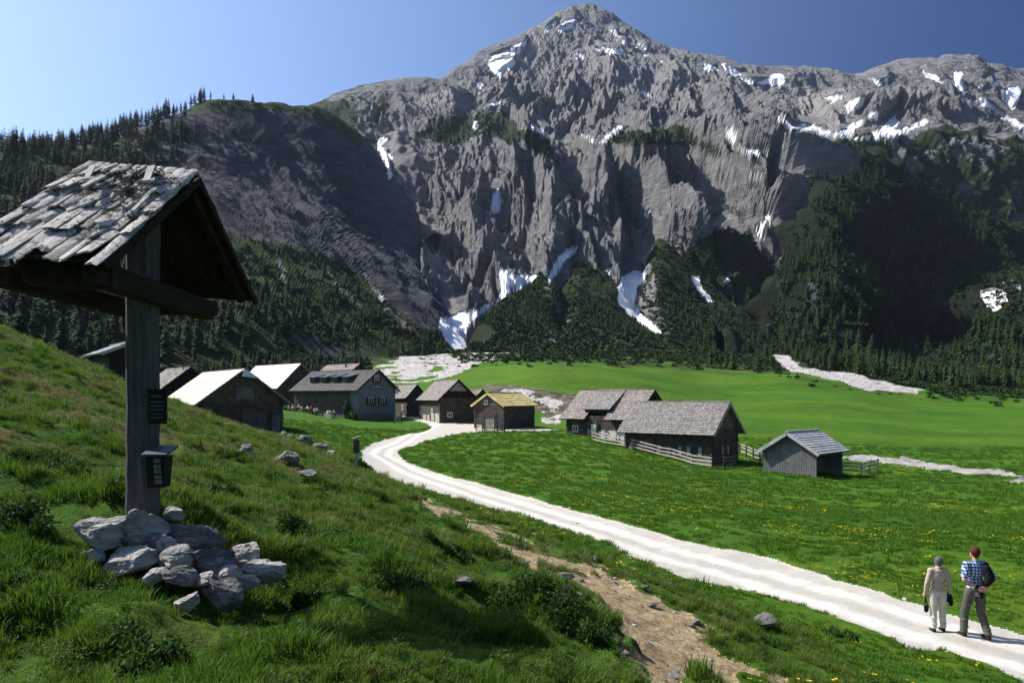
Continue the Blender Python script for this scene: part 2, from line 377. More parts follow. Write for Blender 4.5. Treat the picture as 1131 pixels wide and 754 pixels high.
t = NT('white_gravel', .95, .1); wv = t.coord('World')
c = t.ramp(t.noise(1.2, 6, .7, wv), [(.3, (.52, .485, .44)), (.7, (.72, .69, .64))])
c = t.mix(t.ramp(t.noise(30, 4, .8, wv), [(.3, .5), (.5, 0)]), c, (.27, .24, .2))
ac = t.math('ADD', t.attr('across'), t.math('MULTIPLY', t.math('SUBTRACT', t.noise(.8, 4, .6, wv), .5), .5))
c = t.mix(t.ramp(ac, [(.15, .6), (.38, .12), (.55, 0), (.85, .1), (1.0, .5)]), c, (.30, .275, .22))
c = t.mix(t.ramp(t.noise(60, 3, .8, wv), [(.62, 0), (.7, .6)]), c, (.78, .75, .71))
ROAD_MAT = t.done(c, t.noise(22, 5, .8, wv), .03, .9)
t = NT('trodden_earth', .95, .1); wv = t.coord('World')
c = t.ramp(t.noise(2, 7, .75, wv), [(.3, (.17, .12, .07)), (.52, (.46, .34, .19)), (.72, (.60, .50, .33))])
c = t.mix(t.ramp(t.noise(14, 6, .8, wv), [(.35, .8), (.55, 0)]), c, (.06, .05, .03))
PATH_MAT = t.done(c, t.noise(16, 6, .8, wv), .05, 1)
t = NT('river_gravel', .95, .1); wv = t.coord('World')
c = t.ramp(t.noise(.7, 8, .8, wv), [(.35, (.26, .235, .215)), (.58, (.66, .62, .59))])
GRAVEL_MAT = t.done(c, t.noise(.9, 8, .8, wv), .9, 1)
part_of_ground('meadow', ~(fr | fp | fg), GROUND_MAT)
part_of_ground('road', fr, ROAD_MAT)
part_of_ground('footpath', fp, PATH_MAT)
part_of_ground('gravel_bed', fg, GRAVEL_MAT)
# ================================================================ mountains, each sheet at its own distance
SHEETS = {}
def smooth1(a, k):
    if k < 2: return a
    p = np.pad(a, (k, k), mode='edge'); ker = np.hanning(2*k+1); ker /= ker.sum()
    return np.convolve(p, ker, 'valid')
def sheet(name, pxs, curves, rows, disp, masks, mat, sm=4, crest=None, snow=None, flat=False):
    K = len(curves); n = len(pxs)
    Yc = np.empty((K, n)); Zc = np.empty((K, n))
    for k, c in enumerate(curves):
        c = np.array(c, float)
        y = np.interp(pxs, c[:, 0], c[:, 2]); p = np.interp(pxs, c[:, 0], c[:, 1])
        if k != crest: y = smooth1(y, sm); p = smooth1(p, sm)
        else: y = smooth1(y, sm)
        Yc[k] = y; Zc[k] = CZ+(CY-p)*y/F
    ts = np.concatenate([np.linspace(k, k+1, r, endpoint=False) for k, r in enumerate(rows)]+[[K-1]])
    def interp(A):
        m = np.zeros_like(A); d = A[1:]-A[:-1]
        s = (np.sign(d[1:]) == np.sign(d[:-1]))
        m[1:-1] = np.where(s, 2*d[1:]*d[:-1]/np.where(np.abs(d[1:]+d[:-1]) < 1e-6, 1e-6, d[1:]+d[:-1]), 0); m[0] = d[0]; m[-1] = d[-1]
        k = np.minimum(ts.astype(int), K-2); u = (ts-k)[:, None]
        h00 = 2*u**3-3*u**2+1; h10 = u**3-2*u**2+u; h01 = -2*u**3+3*u**2; h11 = u**3-u**2
        return h00*A[k]+h10*m[k]+h01*A[k+1]+h11*m[k+1]
    Y = interp(Yc); Z = interp(Zc); X = (pxs[None, :]-CX)*Y/F
    P = np.stack([X, Y, Z], -1)
    du = np.gradient(P, axis=1); dv = np.gradient(P, axis=0); N = np.cross(du, dv)
    for _ in range(6):
        N[1:-1] = (N[:-2]+N[2:]+2*N[1:-1])/4; N[:, 1:-1] = (N[:, :-2]+N[:, 2:]+2*N[:, 1:-1])/4
    N /= np.linalg.norm(N, axis=-1, keepdims=True)+1e-9
    N[N[..., 2] < 0] *= 1
    T = np.broadcast_to(ts[:, None], X.shape)
    d, hmv = disp(X, Y, Z, T, np.broadcast_to(pxs[None, :], X.shape))
    if snow:
        bx, by = proj(X, Y, Z); s0 = np.zeros(X.shape)
        for pl_ in snow:
            pl_ = np.array(pl_, float); x0, y0 = pl_.min(0)-2; x1, y1 = pl_.max(0)+2
            q = (bx > x0) & (bx < x1) & (by > y0) & (by < y1)
            if q.any(): s0[q] = np.maximum(s0[q], inpoly(bx[q], by[q], pl_))
        for _ in range(5):
            s0[1:-1] = (s0[:-2]+s0[2:]+2*s0[1:-1])/4; s0[:, 1:-1] = (s0[:, :-2]+s0[:, 2:]+2*s0[:, 1:-1])/4
        s0 = np.clip(s0*1.6, 0, 1); d = d*(1-.9*s0)+s0*17
        if hmv is not None: hmv = hmv*(1-s0)
    P = P+N*d[..., None]
    if hmv is not None: P[..., 0] += hmv
    qx, qy = proj(P[..., 0], P[..., 1], P[..., 2])
    # geometric slope for masks
    du = np.gradient(P, axis=1); dv = np.gradient(P, axis=0); NN = np.cross(du, dv); NN /= np.linalg.norm(NN, axis=-1, keepdims=True)+1e-9
    at = masks(qx, qy, P, NN, d, T)
    me = npmesh(name, P.reshape(-1, 3), gridquads(*X.shape), {k: v.reshape(-1) for k, v in at.items()}, smooth=not flat)
    o = link(name, me, mat); tag(o, kind='structure')
    SHEETS[name] = (P, qx, qy, NN, T)
    return o
def rid(x, y, o, seed, g=.5): return fbm(x, y, o=o, seed=seed, g=g, ridge=True)
def snowmask(qx, qy, P, polys, jag=2.4, sc=11.0):
    jx = (fbm(P[..., 0]/sc, P[..., 2]/sc, o=4, seed=91)-.5)*2*jag; jy = (fbm(P[..., 0]/sc+50, P[..., 2]/sc, o=4, seed=92)-.5)*2*jag
    m = np.zeros(qx.shape, bool)
    for p in polys:
        p = np.array(p, float); x0, y0 = p.min(0)-5; x1, y1 = p.max(0)+5
        s = (qx > x0) & (qx < x1) & (qy > y0) & (qy < y1)
        if s.any(): 
            r = np.zeros(qx.shape, bool); r[s] = inpoly((qx+jx)[s], (qy+jy)[s], p); m |= r
    return m.astype(float)
# ---- rock / scrub / snow material
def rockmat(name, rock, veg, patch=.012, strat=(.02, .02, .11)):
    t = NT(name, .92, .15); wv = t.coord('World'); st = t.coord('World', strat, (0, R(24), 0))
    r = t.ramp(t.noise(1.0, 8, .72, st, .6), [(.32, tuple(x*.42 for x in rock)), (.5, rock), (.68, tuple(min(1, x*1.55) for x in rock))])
    big = t.noise(.004, 5, .6, wv)
    r = t.mix(t.ramp(big, [(.45, 0), (.62, .5)]), r, (rock[0]*1.5, rock[1]*1.42, rock[2]*1.3))
    r = t.mix(t.ramp(t.noise(.09, 6, .8, wv), [(.3, .7), (.5, 0)]), r, tuple(x*.4 for x in rock))
    g = t.ramp(t.noise(.06, 7, .75, wv), [(.3, tuple(x*.45 for x in veg)), (.52, veg), (.72, (veg[0]*2.1, veg[1]*1.5, veg[2]*1.6))])
    vf = t.ramp(t.math('ADD', t.attr('veg'), t.math('MULTIPLY', t.math('SUBTRACT', t.noise(.05, 7, .8, wv), .5), .9)), [(.45, 0), (.55, 1)])
    c = t.mix(vf, r, g)
    sf = t.ramp(t.math('ADD', t.attr('scree'), t.math('MULTIPLY', t.math('SUBTRACT', t.noise(.08, 6, .8, wv), .5), .8)), [(.42, 0), (.6, 1)])
    c = t.mix(sf, c, t.ramp(t.noise(.25, 6, .8, wv), [(.3, (.20, .19, .18)), (.7, (.42, .39, .37))]))
    c = t.mix(t.ramp(t.attr('snow'), [(.45, 0), (.55, 1)]), c, t.ramp(t.noise(.05, 6, .8, wv), [(.3, (.58, .58, .58)), (.5, (.86, .88, .91))]))
    hb = t.math('ADD', t.noise(.05, 9, .78, wv), t.math('MULTIPLY', t.noise(1.0, 6, .7, st, .8), .7))
    hb = t.math('MULTIPLY', hb, t.math('SUBTRACT', 1.0, t.math('MULTIPLY', t.attr('snow'), .92)))
    return t.done(c, hb, 9, 1)
ROCK = rockmat('limestone_and_scrub', (.192, .195, .198), (.022, .040, .011))
ROCKD = rockmat('flank_shade_rock_and_scrub', (.082, .090, .108), (.040, .070, .018))  # base rock colour darkened and blued to put this flank in shade
# ---- main massif
cx = np.concatenate([np.linspace(250, 420, 80, endpoint=False), np.arange(420, 1140, 1.0), np.linspace(1141, 1650, 170)])
SKY = [(250,170),(340,160),(420,140),(470,112),(488,96),(497,86),(520,70),(538,60),(565,47),(595,34),(615,22),(630,15),(640,12.5),(648,10),(656,11.5),(664,16),(675,24),(683,31),(700,40),(715,49),(740,60),(784,71),(815,79),(830,82),(872,81),(900,83),(929,86),(945,89),(954,88),(962,83),(971,78),(993,72),(1010,71),(1035,72),(1042,68.5),(1060,69),(1078,69),(1092,76),(1131,82),(1200,95),(1300,120),(1650,200)]
crestY = lambda p: 2000+np.interp(p, [250, 480, 645, 800, 1131, 1600], [-100, 100, 600, 350, 100, -300])
main = [
 [(250,420,640),(480,405,640),(560,400,640),(850,400,700),(920,400,1000),(1131,400,1050),(1650,400,1050)],
 [(250,372,760),(470,372,720),(500,366,720),(560,345,760),(620,332,780),(700,335,780),(760,350,770),(850,350,850),(920,345,1120),(1131,340,1250),(1650,340,1200)],
 [(250,300,900),(430,290,930),(500,280,940),(560,260,980),(620,265,960),(680,262,980),(740,268,960),(850,262,980),(920,258,1240),(1131,250,1400),(1650,280,1300)],
 [(250,230,1050),(430,190,1200),(480,168,1230),(540,165,1250),(600,172,1200),(640,180,1170),(700,165,1200),(760,162,1260),(830,180,1250),(900,185,1380),(1131,170,1620),(1650,250,1300)],
 [(250,200,1300),(430,165,1450),(470,140,1500),(530,118,1560),(600,140,1500),(650,150,1450),(700,140,1500),(770,150,1500),(850,160,1520),(880,152,1600),(1000,150,1700),(1131,140,1750),(1650,240,1400)],
 [(250,180,1600),(430,140,1750),(500,112,1850),(540,90,1950),(600,75,2000),(650,72,2050),(700,85,1900),(760,100,1850),(830,112,1800),(900,120,1850),(1000,110,1850),(1131,112,1850),(1650,220,1600)],
 [(p, q, crestY(p)) for p, q in SKY],
 [(p, q+60, crestY(p)+350) for p, q in SKY]]
def dmain(X, Y, Z, T, PX):
    sl_ = np.interp(PX, [430, 560, 700, 850, 1131], [.30, .12, .18, .42, .5]); a = X+sl_*Z; b = Z
    fade = np.clip((6.0-T)*.55, .02, 1)*np.clip(T*1.2, .15, 1)
    wx = (fbm(X/300, Z/300, o=3, seed=41)-.5)*150; wz = (fbm(X/240, Z/240, o=3, seed=42)-.5)*190
    low = np.exp(-((T-2.1)/1.2)**2); up = np.clip(T-3.2, 0, 1)
    d = low*(rmf((a+wx)/250, (b+wz)/700, 6, 43)-.38)*225
    d += low*(rmf((a+wx*.6)/78, (b+wz)/300, 5, 44)-.40)*50
    d += up*(rmf((X+.12*Z+wx)/300, (b+wz)/420, 6, 45)-.38)*135
    d += up*(rmf((X-.25*Z+wx*.5)/85, (b+wz)/170, 5, 46)-.4)*44
    d += (rmf((a+wx*.3)/26, b/60, 4, 47)-.4)*20+(rmf(X/9, Z/16, 3, 48)-.4)*7
    rw = np.clip((PX-860)/80, 0, 1)*np.clip(T-4, 0, 1)
    d += rw*(rmf((X*.5+Z)/90, (X-Z)/420, 4, 49)-.4)*20
    tw = np.exp(-((PX-835)/24)**2)*np.exp(-((T-3.5)/.45)**2); d += tw*38
    hm = (fbm(X/40, Z/40, o=3, seed=50)-.5)*10*np.clip((5.7-T), 0, 1)
    crest = np.exp(-((T-6)/.10)**2)*(rmf(X/34, X*0+.5, 4, 51)-.45)*14
    return d*fade+crest, hm
SNOW = [
 [(540,71),(552,68),(560,66),(568,66),(566,73),(556,79),(552,84),(546,79)],[(539,66),(548,61),(556,59),(552,63),(542,67)],[(556,59),(570,50),(580,44),(579,51),(568,55),(560,60)],[(563,60),(572,55),(578,54),(574,59)],
 [(602,32),(608,29),(606,34),(601,36)],[(608,27),(616,23),(614,27),(609,30)],[(620,26),(632,21),(635,24),(622,28)],[(617,34),(622,30),(632,27),(634,31),(624,34),(618,37)],[(674,33),(680,35),(684,40),(677,38)],[(681,43),(693,48),(692,50),(683,46)],
 [(660,55),(668,54),(685,54),(688,57),(680,60),(670,58)],[(636,59),(644,61),(645,66),(638,64)],[(706,48),(714,52),(718,56),(711,54)],[(726,66),(731,67),(730,70)],[(673,69),(677,71),(675,73)],
 [(527,92),(534,93),(533,99),(529,101)],[(543,114),(553,112),(550,116),(538,118)],[(523,132),(528,136),(525,143),(521,140)],
 [(588,137),(597,142),(606,149),(600,150),(590,143)],[(663,155),(672,147),(684,138),(686,141),(678,149),(668,156)],[(643,148),(654,153),(655,158),(647,154)],[(613,165),(618,166),(620,171),(614,169)],
 [(778,71),(784,71),(791,76),(785,78),(779,76)],[(799,72),(810,76),(818,82),(810,82),(802,79)],[(818,86),(830,89),(842,90),(852,82),(862,83),(866,93),(858,95),(845,93),(828,93)],[(858,86),(864,84),(866,92),(860,93)],
 [(802,142),(812,140),(816,150),(810,160),(822,163),(845,167),(848,171),(832,171),(815,163),(805,153)],
 [(866,127),(875,131),(885,137),(900,137),(912,142),(922,146),(932,142),(944,134),(952,131),(949,138),(938,145),(944,150),(960,152),(972,148),(962,154),(950,154),(935,151),(918,150),(900,145),(885,143),(870,138)],
 [(952,151),(962,148),(975,142),(985,132),(988,127),(992,135),(988,143),(1002,140),(1018,131),(1022,134),(1012,141),(998,149),(985,153),(968,155)],[(912,107),(925,104),(932,106),(920,112)],[(935,115),(945,110),(955,109),(950,118),(938,122)],[(961,125),(970,124),(968,132),(960,130)],
 [(963,86),(970,88),(975,90),(982,83),(978,92),(970,94)],[(1020,78),(1028,82),(1035,84),(1040,91),(1033,89),(1024,84)],[(1055,83),(1062,82),(1063,92),(1068,97),(1060,99),(1055,92)],[(1098,91),(1104,89),(1103,95),(1096,96)],
 [(1080,110),(1090,110),(1098,117),(1110,126),(1118,130),(1131,138),(1131,144),(1118,138),(1108,131),(1096,122),(1083,117)],[(1113,101),(1124,98),(1127,103),(1122,113),(1117,120),(1112,112)],[(1080,95),(1086,94),(1084,100)],
 [(545,213),(550,211),(553,216),(551,232),(547,235),(542,232)],[(553,221),(556,219),(555,228)],[(541,240),(548,241),(546,246)],
 [(420,155),(430,152),(429,158),(422,163),(428,170),(434,174),(430,178),(432,186),(434,193),(430,197),(426,190),(428,183),(421,172),(416,162)],
 [(490,349),(505,347),(524,341),(547,333),(552,322),(549,305),(553,299),(560,304),(572,308),(588,306),(582,314),(570,321),(556,328),(548,335),(535,344),(520,355),(516,372),(520,380),(505,381),(497,372),(491,360)],
 [(606,303),(612,292),(618,282),(630,273),(638,272),(632,282),(622,290),(616,300),(609,310)],
 [(684,318),(690,308),(700,303),(713,302),(712,310),(705,320),(702,334),(710,345),(722,355),(734,366),(722,364),(708,354),(695,346),(685,334)],
 [(764,306),(772,308),(776,318),(786,330),(780,330),(770,320)],[(846,316),(852,311),(864,310),(858,320),(850,334),(845,330)],[(800,305),(806,309),(802,313)],
 [(826,191),(843,192),(842,197),(832,199)],[(884,230),(896,229),(901,236),(900,246),(906,254),(900,260),(892,248),(886,240)],[(836,252),(848,238),(850,244),(842,252),(846,262),(838,260)],
 [(664,218),(674,222),(671,224)],[(712,232),(718,232),(714,240),(711,237)],[(668,299),(674,300),(672,304)]]
def _grow(p, k):
    a = np.array(p, float); c = a.mean(0); return [tuple(q) for q in c+(a-c)*k]
SNOW = [_grow(p, (1.32 if max(q[0] for q in p) > 760 and min(q[1] for q in p) < 150 else 1.2) if len(p) < 9 else 1.12) for p in SNOW]
SCR = [[(495,352),(540,345),(552,335),(549,312),(552,296),(590,300),(570,330),(540,365),(572,412),(480,412)],[(466,250),(478,262),(492,300),(508,345),(500,350),(480,320),(470,285)],[(440,110),(520,92),(540,85),(500,110),(450,130)],
       [(690,240),(720,270),(760,330),(740,330),(700,280)],[(556,60),(600,35),(600,50),(570,80),(560,90)],[(880,100),(940,95),(950,150),(880,145)],[(690,395),(700,330),(740,370),(740,390)]]
VEGP = [[(445,150),(480,130),(520,126),(530,142),(500,160),(470,158)],[(525,128),(545,122),(560,132),(600,150),(625,182),(600,178),(575,160),(535,145)],[(660,160),(690,138),(740,142),(800,158),(800,172),(740,160),(700,158)],[(730,300),(790,250),(860,250),(860,390),(720,390)],[(500,372),(560,340),(620,335),(700,350),(860,355),(860,410),(500,410)]]
def mmain(qx, qy, P, NN, d, T):
    sl = NN[..., 2]
    n = fbm(P[..., 0]/90, P[..., 2]/90, P[..., 1]/120, o=4, seed=60)
    veg = np.clip((sl-.62)*2.2, 0, .5)*np.clip((210-np.abs(T*60-190))/200, 0, 1)+np.clip((n-.52)*2.2, -.2, .25)*(qy > 120)
    veg = veg*np.clip((qy-95)/60, 0, 1)
    jx = (fbm(P[..., 0]/40, P[..., 2]/40, o=4, seed=61)-.5)*34; jy = (fbm(P[..., 0]/40, P[..., 2]/40, o=4, seed=62)-.5)*24
    for v in VEGP: veg = np.where(inpoly(qx+jx, qy+jy, v), np.maximum(veg, .78), veg)
    scr = np.zeros(qx.shape)
    for v in SCR: scr = np.where(inpoly(qx+jx*.3, qy+jy*.3, v), .7, scr)
    # snow lying in the high gullies besides the traced fields
    s = snowmask(qx, qy, P, SNOW)
    hi = (qy < 150) & (qx > 700) & (fbm(P[..., 0]/30, P[..., 2]/22, P[..., 1]/40, o=4, seed=63) > .66) & (d < -6)
    return {'veg': veg*(s < .5), 'scree': scr*(s < .5), 'snow': np.maximum(s, hi.astype(float))}
sheet('mountain', cx, main, [24, 60, 95, 110, 70, 80, 70, 10][:7]+[], dmain, mmain, ROCK, crest=6, snow=SNOW, flat=True)
# ---- left shoulder behind the wooded ridge
sh_c = [(200,170),(300,135),(340,118),(361,111),(385,102),(405,96),(425,90),(440,89),(457,88),(475,88.5),(490,88),(505,95),(520,104),(535,118),(550,140),(580,190)]
shoulder = [[(200,260,1150),(420,250,1100),(480,270,1050),(580,300,1200)],[(200,215,1350),(400,170,1300),(440,172,1250),(500,170,1400),(580,250,1400)],[(200,190,1450),(400,140,1500),(450,130,1550),(500,125,1600),(580,230,1600)],
 [(p, q, 1750) for p, q in sh_c],[(p, q+30, 1950) for p, q in sh_c]]
def dsh(X, Y, Z, T, PX):
    fade = np.clip((3.0-T)*1.2, .04, 1)
    return ((rmf((X+.3*Z)/140, Z/260, 6, 71)-.4)*44+(fbm(X/18, Z/24, Y/30, o=4, seed=72)-.5)*18)*fade, None
def msh(qx, qy, P, NN, d, T):
    n = fbm(P[..., 0]/70, P[..., 2]/70, o=4, seed=73)
    veg = np.where((qx < 425) & (qy > 90), .5+(n-.5)*1.4, .15+(n-.5)*1.0)
    return {'veg': veg, 'scree': np.zeros(qx.shape)+.25*(qx > 430), 'snow': snowmask(qx, qy, P, SNOW)}
sheet('mountain_shoulder', np.arange(200, 580, 1.5), shoulder, [50, 60, 60, 14], dsh, msh, ROCK, crest=3)
# ---- left ridge: wooded back, dark flank falling to the right
lc = [(-600,120,600),(-200,150,640),(0,182,700),(60,172,720),(120,154,740),(170,137,760),(215,119,790),(240,112,810),(262,112,830),(290,117,860),(320,121,900),(345,120,930),(370,132,970),(395,150,1010),(415,170,1040),(430,196,1060),(445,215,1040),(458,240,1000),(464,266,960),(472,300,900),(480,330,840),(486,352,780),(492,372,700),(499,390,640),(530,404,600)]
left = [
 [(-600,425,160),(0,420,180),(150,415,235),(300,408,300),(400,404,350),(470,400,400),(530,404,420)],
 [(-600,380,220),(0,370,260),(150,372,300),(300,372,360),(400,378,410),(470,388,450),(500,398,460),(530,406,470)],
 [(-600,300,340),(0,300,370),(150,300,430),(250,290,500),(350,310,530),(420,335,540),(465,362,530),(495,390,510),(530,405,500)],
 [(-600,210,470),(0,225,520),(150,215,600),(250,200,660),(350,230,720),(420,280,730),(462,325,680),(490,375,600),(530,404.5,560)],
 lc,
 [(p, min(q+40, 410), y+130) for p, q, y in lc]]
def dleft(X, Y, Z, T, PX):
    fade = np.clip((4.0-T)*1.5, .12, 1)*np.clip(T, .2, 1)
    u = .62*X+.78*Y+.25*Z
    d = (rid(u/90, Z/330, 3, 81)-.5)*30+(rmf(u/42, Z/110, 5, 82)-.4)*20+(rmf(u/8, Z/20, 3, 83)-.4)*3
    return d*fade, None
def mleft(qx, qy, P, NN, d, T):
    n = fbm(P[..., 0]/50, P[..., 2]/50, P[..., 1]/50, o=5, seed=84)
    line = np.interp(qx, [-200, 150, 235, 300, 350, 400, 450, 500], [500, 250, 262, 262, 275, 300, 345, 370])
    veg = np.clip((qy-line)/22+.5, 0, 1)*.75+(n-.5)*1.1
    veg = np.maximum(veg, np.clip((175-qx)/50, 0, 1)*.8)
    top = np.interp(qx, [215, 250, 345, 415], [118, 112, 120, 168]); veg = np.maximum(veg, np.clip(1-(qy-top-2)/14, 0, 1)*.8*(qx < 400))
    jx = (fbm(P[..., 0]/12, P[..., 2]/12, o=4, seed=85)-.5)*5
    scr = np.zeros(qx.shape)
    for pts in ([(304,280,1.6),(312,300,2.4),(321,320,1.6)],[(357,292,1.5),(372,312,2),(396,338,2.4)],[(415,322,2),(424,332,3),(430,345,3),(452,362,4),(470,372,4)],[(295,262,1),(300,275,1)],[(400,300,1.5),(418,325,2)]):
        scr = np.maximum(scr, (polydist(qx+jx, qy, pts) < 1)*.9)
    scr = np.maximum(scr, .35*np.clip((n-.45)*4, 0, 1)*(qx > 420)*(qy > 230)*(qy < 345))
    sn = snowmask(qx, qy, P, SNOW+[[(417,323),(424,328),(428,338),(424,340),(419,332)]])
    return {'veg': veg, 'scree': scr, 'snow': sn}
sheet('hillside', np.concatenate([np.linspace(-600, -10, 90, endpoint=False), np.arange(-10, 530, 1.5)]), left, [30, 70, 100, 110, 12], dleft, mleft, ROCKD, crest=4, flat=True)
# ---- wooded fans at the foot of the wall
fc = [(495,404,560),(508,398,580),(516,386,640),(530,362,670),(545,338,700),(560,326,740),(575,315,770),(590,303,800),(600,294,830),(606,289,840),(610,298,820),(614,312,790),(619,322,780),(624,300,830),(632,280,880),(643,268,920),(655,275,900),(672,290,860),(686,312,820),(696,330,790),(703,342,780),(708,318,830),(716,285,880),(722,268,910),(728,256,930),(745,262,920),(760,285,880),(775,303,850),(790,318,830),(800,330,800),(830,350,760),(850,366,720),(870,388,640),(890,400,600)]
fans = [
 [(495,402,420),(560,398,430),(700,398,430),(800,406,420),(890,412,420)],
 [(495,403,470),(515,396,480),(545,384,490),(570,382,500),(606,380,500),(622,382,520),(640,376,510),(700,380,500),(740,376,510),(800,384,520),(850,398,500),(890,408,480)],
 [(495,403.5,520),(516,390,560),(545,362,590),(575,352,610),(606,340,620),(618,356,640),(640,330,660),(672,338,650),(703,362,650),(728,316,680),(760,330,680),(800,354,640),(850,380,600),(890,402,540)],
 fc,
 [(p, q+14, y+60) for p, q, y in fc]]
def dfan(X, Y, Z, T, PX):
    return ((fbm(X/34, Y/34, o=5, seed=88)-.5)*13+(rid((X+.3*Z)/40, Z/90, 3, 89)-.5)*10)*np.clip((3-T)*2, .15, 1)*np.clip(T, .1, 1), None
def mfan(qx, qy, P, NN, d, T):
    n = fbm(P[..., 0]/25, P[..., 2]/25, P[..., 1]/30, o=5, seed=90)
    veg = .8+(n-.5)*.9
    bare = inpoly(qx+(n-.5)*14, qy, [(606,292),(612,316),(624,345),(632,352),(622,356),(612,330),(604,310)]) | inpoly(qx+(n-.5)*20, qy, [(696,330),(712,320),(724,300),(728,318),(732,345),(742,368),(728,368),(708,350)])
    bare |= inpoly(qx, qy+(n-.5)*14, [(770,300),(800,295),(860,300),(840,340),(815,345),(790,320)])
    veg = np.where(bare, .1+(n-.5)*.6, veg)
    return {'veg': veg, 'scree': np.where(bare, .5, 0)*(qx < 760)+.7*inpoly(qx+(n-.5)*10, qy, [(594,381),(602,370),(615,362),(630,358),(648,384),(640,390),(600,390)]), 'snow': snowmask(qx, qy, P, SNOW)}
sheet('wooded_slope', np.arange(495, 890, 1.25), fans, [40, 60, 70, 10], dfan, mfan, ROCK, sm=3, crest=3)
# ---- terrace behind and the dark wooded spur on the right
rc = [(780,200,1200),(820,186,1200),(840,176,1180),(851,168,1180),(870,174,1180),(900,172,1200),(943,167,1250),(970,163,1290),(1000,157,1330),(1030,153,1340),(1049,148,1340),(1090,152,1340),(1131,160,1340),(1250,170,1340),(1650,240,1200)]
terr = [
 [(780,330,850),(860,340,850),(1000,330,1180),(1131,330,1180),(1650,340,1150)],
 [(780,270,960),(860,260,950),(930,240,1090),(1000,240,1230),(1131,235,1230),(1650,300,1200)],
 [(780,225,1100),(860,195,1060),(930,185,1180),(1000,185,1270),(1131,195,1270),(1650,260,1250)],
 rc,[(p, q+40, y+160) for p, q, y in rc]]
def dter(X, Y, Z, T, PX):
    return ((rmf((X+.3*Z)/120, Z/200, 6, 95)-.4)*70+(fbm(X/16, Z/20, Y/25, o=4, seed=96)-.5)*12)*np.clip((3-T)*2.5, .15, 1), None
def mter(qx, qy, P, NN, d, T):
    n = fbm(P[..., 0]/45, P[..., 2]/45, P[..., 1]/45, o=5, seed=97)
    veg = .62+(n-.5)*1.5
    veg = np.where((qx < 935) & (qy > 185), .25+(n-.5)*1.2, veg)
    return {'veg': veg, 'scree': np.zeros(qx.shape), 'snow': snowmask(qx, qy, P, SNOW)}
sheet('mountain_terrace', np.concatenate([np.arange(780, 1140, 1.25), np.linspace(1141, 1650, 130)]), terr, [30, 60, 80, 10], dter, mter, ROCK, crest=3)
sc_ = [(800,404,560),(835,384,640),(848,352,680),(855,315,720),(862,290,760),(878,262,820),(895,238,880),(912,210,950),(930,185,1010),(948,170,1050),(962,166,1080),(985,178,1060),(1010,193,1040),(1050,216,1030),(1100,240,1030),(1131,258,1020),(1200,280,1000),(1650,330,900)]
spur = [
 [(800,410,400),(880,416,420),(950,424,440),(1050,434,420),(1131,438,400),(1250,440,390),(1650,440,380)],
 [(800,408,430),(860,400,470),(900,395,500),(950,405,560),(1000,418,600),(1060,424,560),(1100,410,480),(1131,408,460),(1250,410,450),(1650,400,450)],
 [(800,406,500),(845,372,570),(880,345,590),(915,335,610),(950,350,720),(1000,370,800),(1050,375,800),(1090,350,640),(1131,330,580),(1200,320,560),(1650,340,560)],
 [(800,405,540),(848,358,640),(866,300,680),(900,278,700),(930,275,740),(960,285,860),(1010,300,930),(1060,310,930),(1095,325,860),(1131,322,820),(1200,300,800),(1650,335,700)],
 [(800,404.5,550),(848,354,670),(862,294,740),(885,262,790),(915,225,850),(945,205,920),(975,215,960),(1020,235,970),(1070,265,970),(1131,285,950),(1200,290,900),(1650,332,850)],
 sc_,[(p, min(q+25, 412), y+90) for p, q, y in sc_]]
def dspur(X, Y, Z, T, PX):
    return ((rmf((X+.2*Z)/110, Z/200, 5, 98)-.4)*62+(fbm(X/26, Z/26, Y/26, o=4, seed=99)-.5)*20)*np.clip((5-T)*1.5, .15, 1)*np.clip(T*1.2, .1, 1), None
def mspur(qx, qy, P, NN, d, T):
    n = fbm(P[..., 0]/30, P[..., 2]/30, P[..., 1]/30, o=5, seed=100)
    veg = .85+(n-.5)*.9
    veg = np.where(inpoly(qx+(n-.5)*30, qy, [(960,230),(1040,240),(1131,290),(1131,350),(1090,380),(1020,360),(940,300)]), .80+(n-.5)*.8, veg)
    veg = np.where(inpoly(qx+(n-.5)*8, qy, [(893,310),(898,308),(906,345),(908,357),(900,350)]), 0, veg)
    veg = np.where(inpoly(qx+(n-.5)*22, qy, [(1085,385),(1120,370),(1131,372),(1131,405),(1080,410)]), .3, veg)
    return {'veg': veg, 'scree': np.zeros(qx.shape), 'snow': snowmask(qx, qy, P, [[(1082,328),(1085,320),(1090,319),(1093,315),(1100,314),(1104,318),(1111,321),(1112,327),(1106,331),(1102,341),(1096,342),(1088,337)],[(1117,311),(1125,314),(1131,318),(1131,322),(1120,316)],[(1106,306),(1111,307),(1108,311)]], 2.2, 6)}
ROCKS = rockmat('shade_toned_rock_and_scrub', (.075, .08, .088), (.012, .023, .008))  # near-black base colours stand in for shade on the side facing away
sheet('wooded_spur', np.concatenate([np.arange(800, 1140, 1.5), np.linspace(1141, 1650, 150)]), spur, [24, 60, 60, 50, 50, 10], dspur, mspur, ROCKS, crest=5)
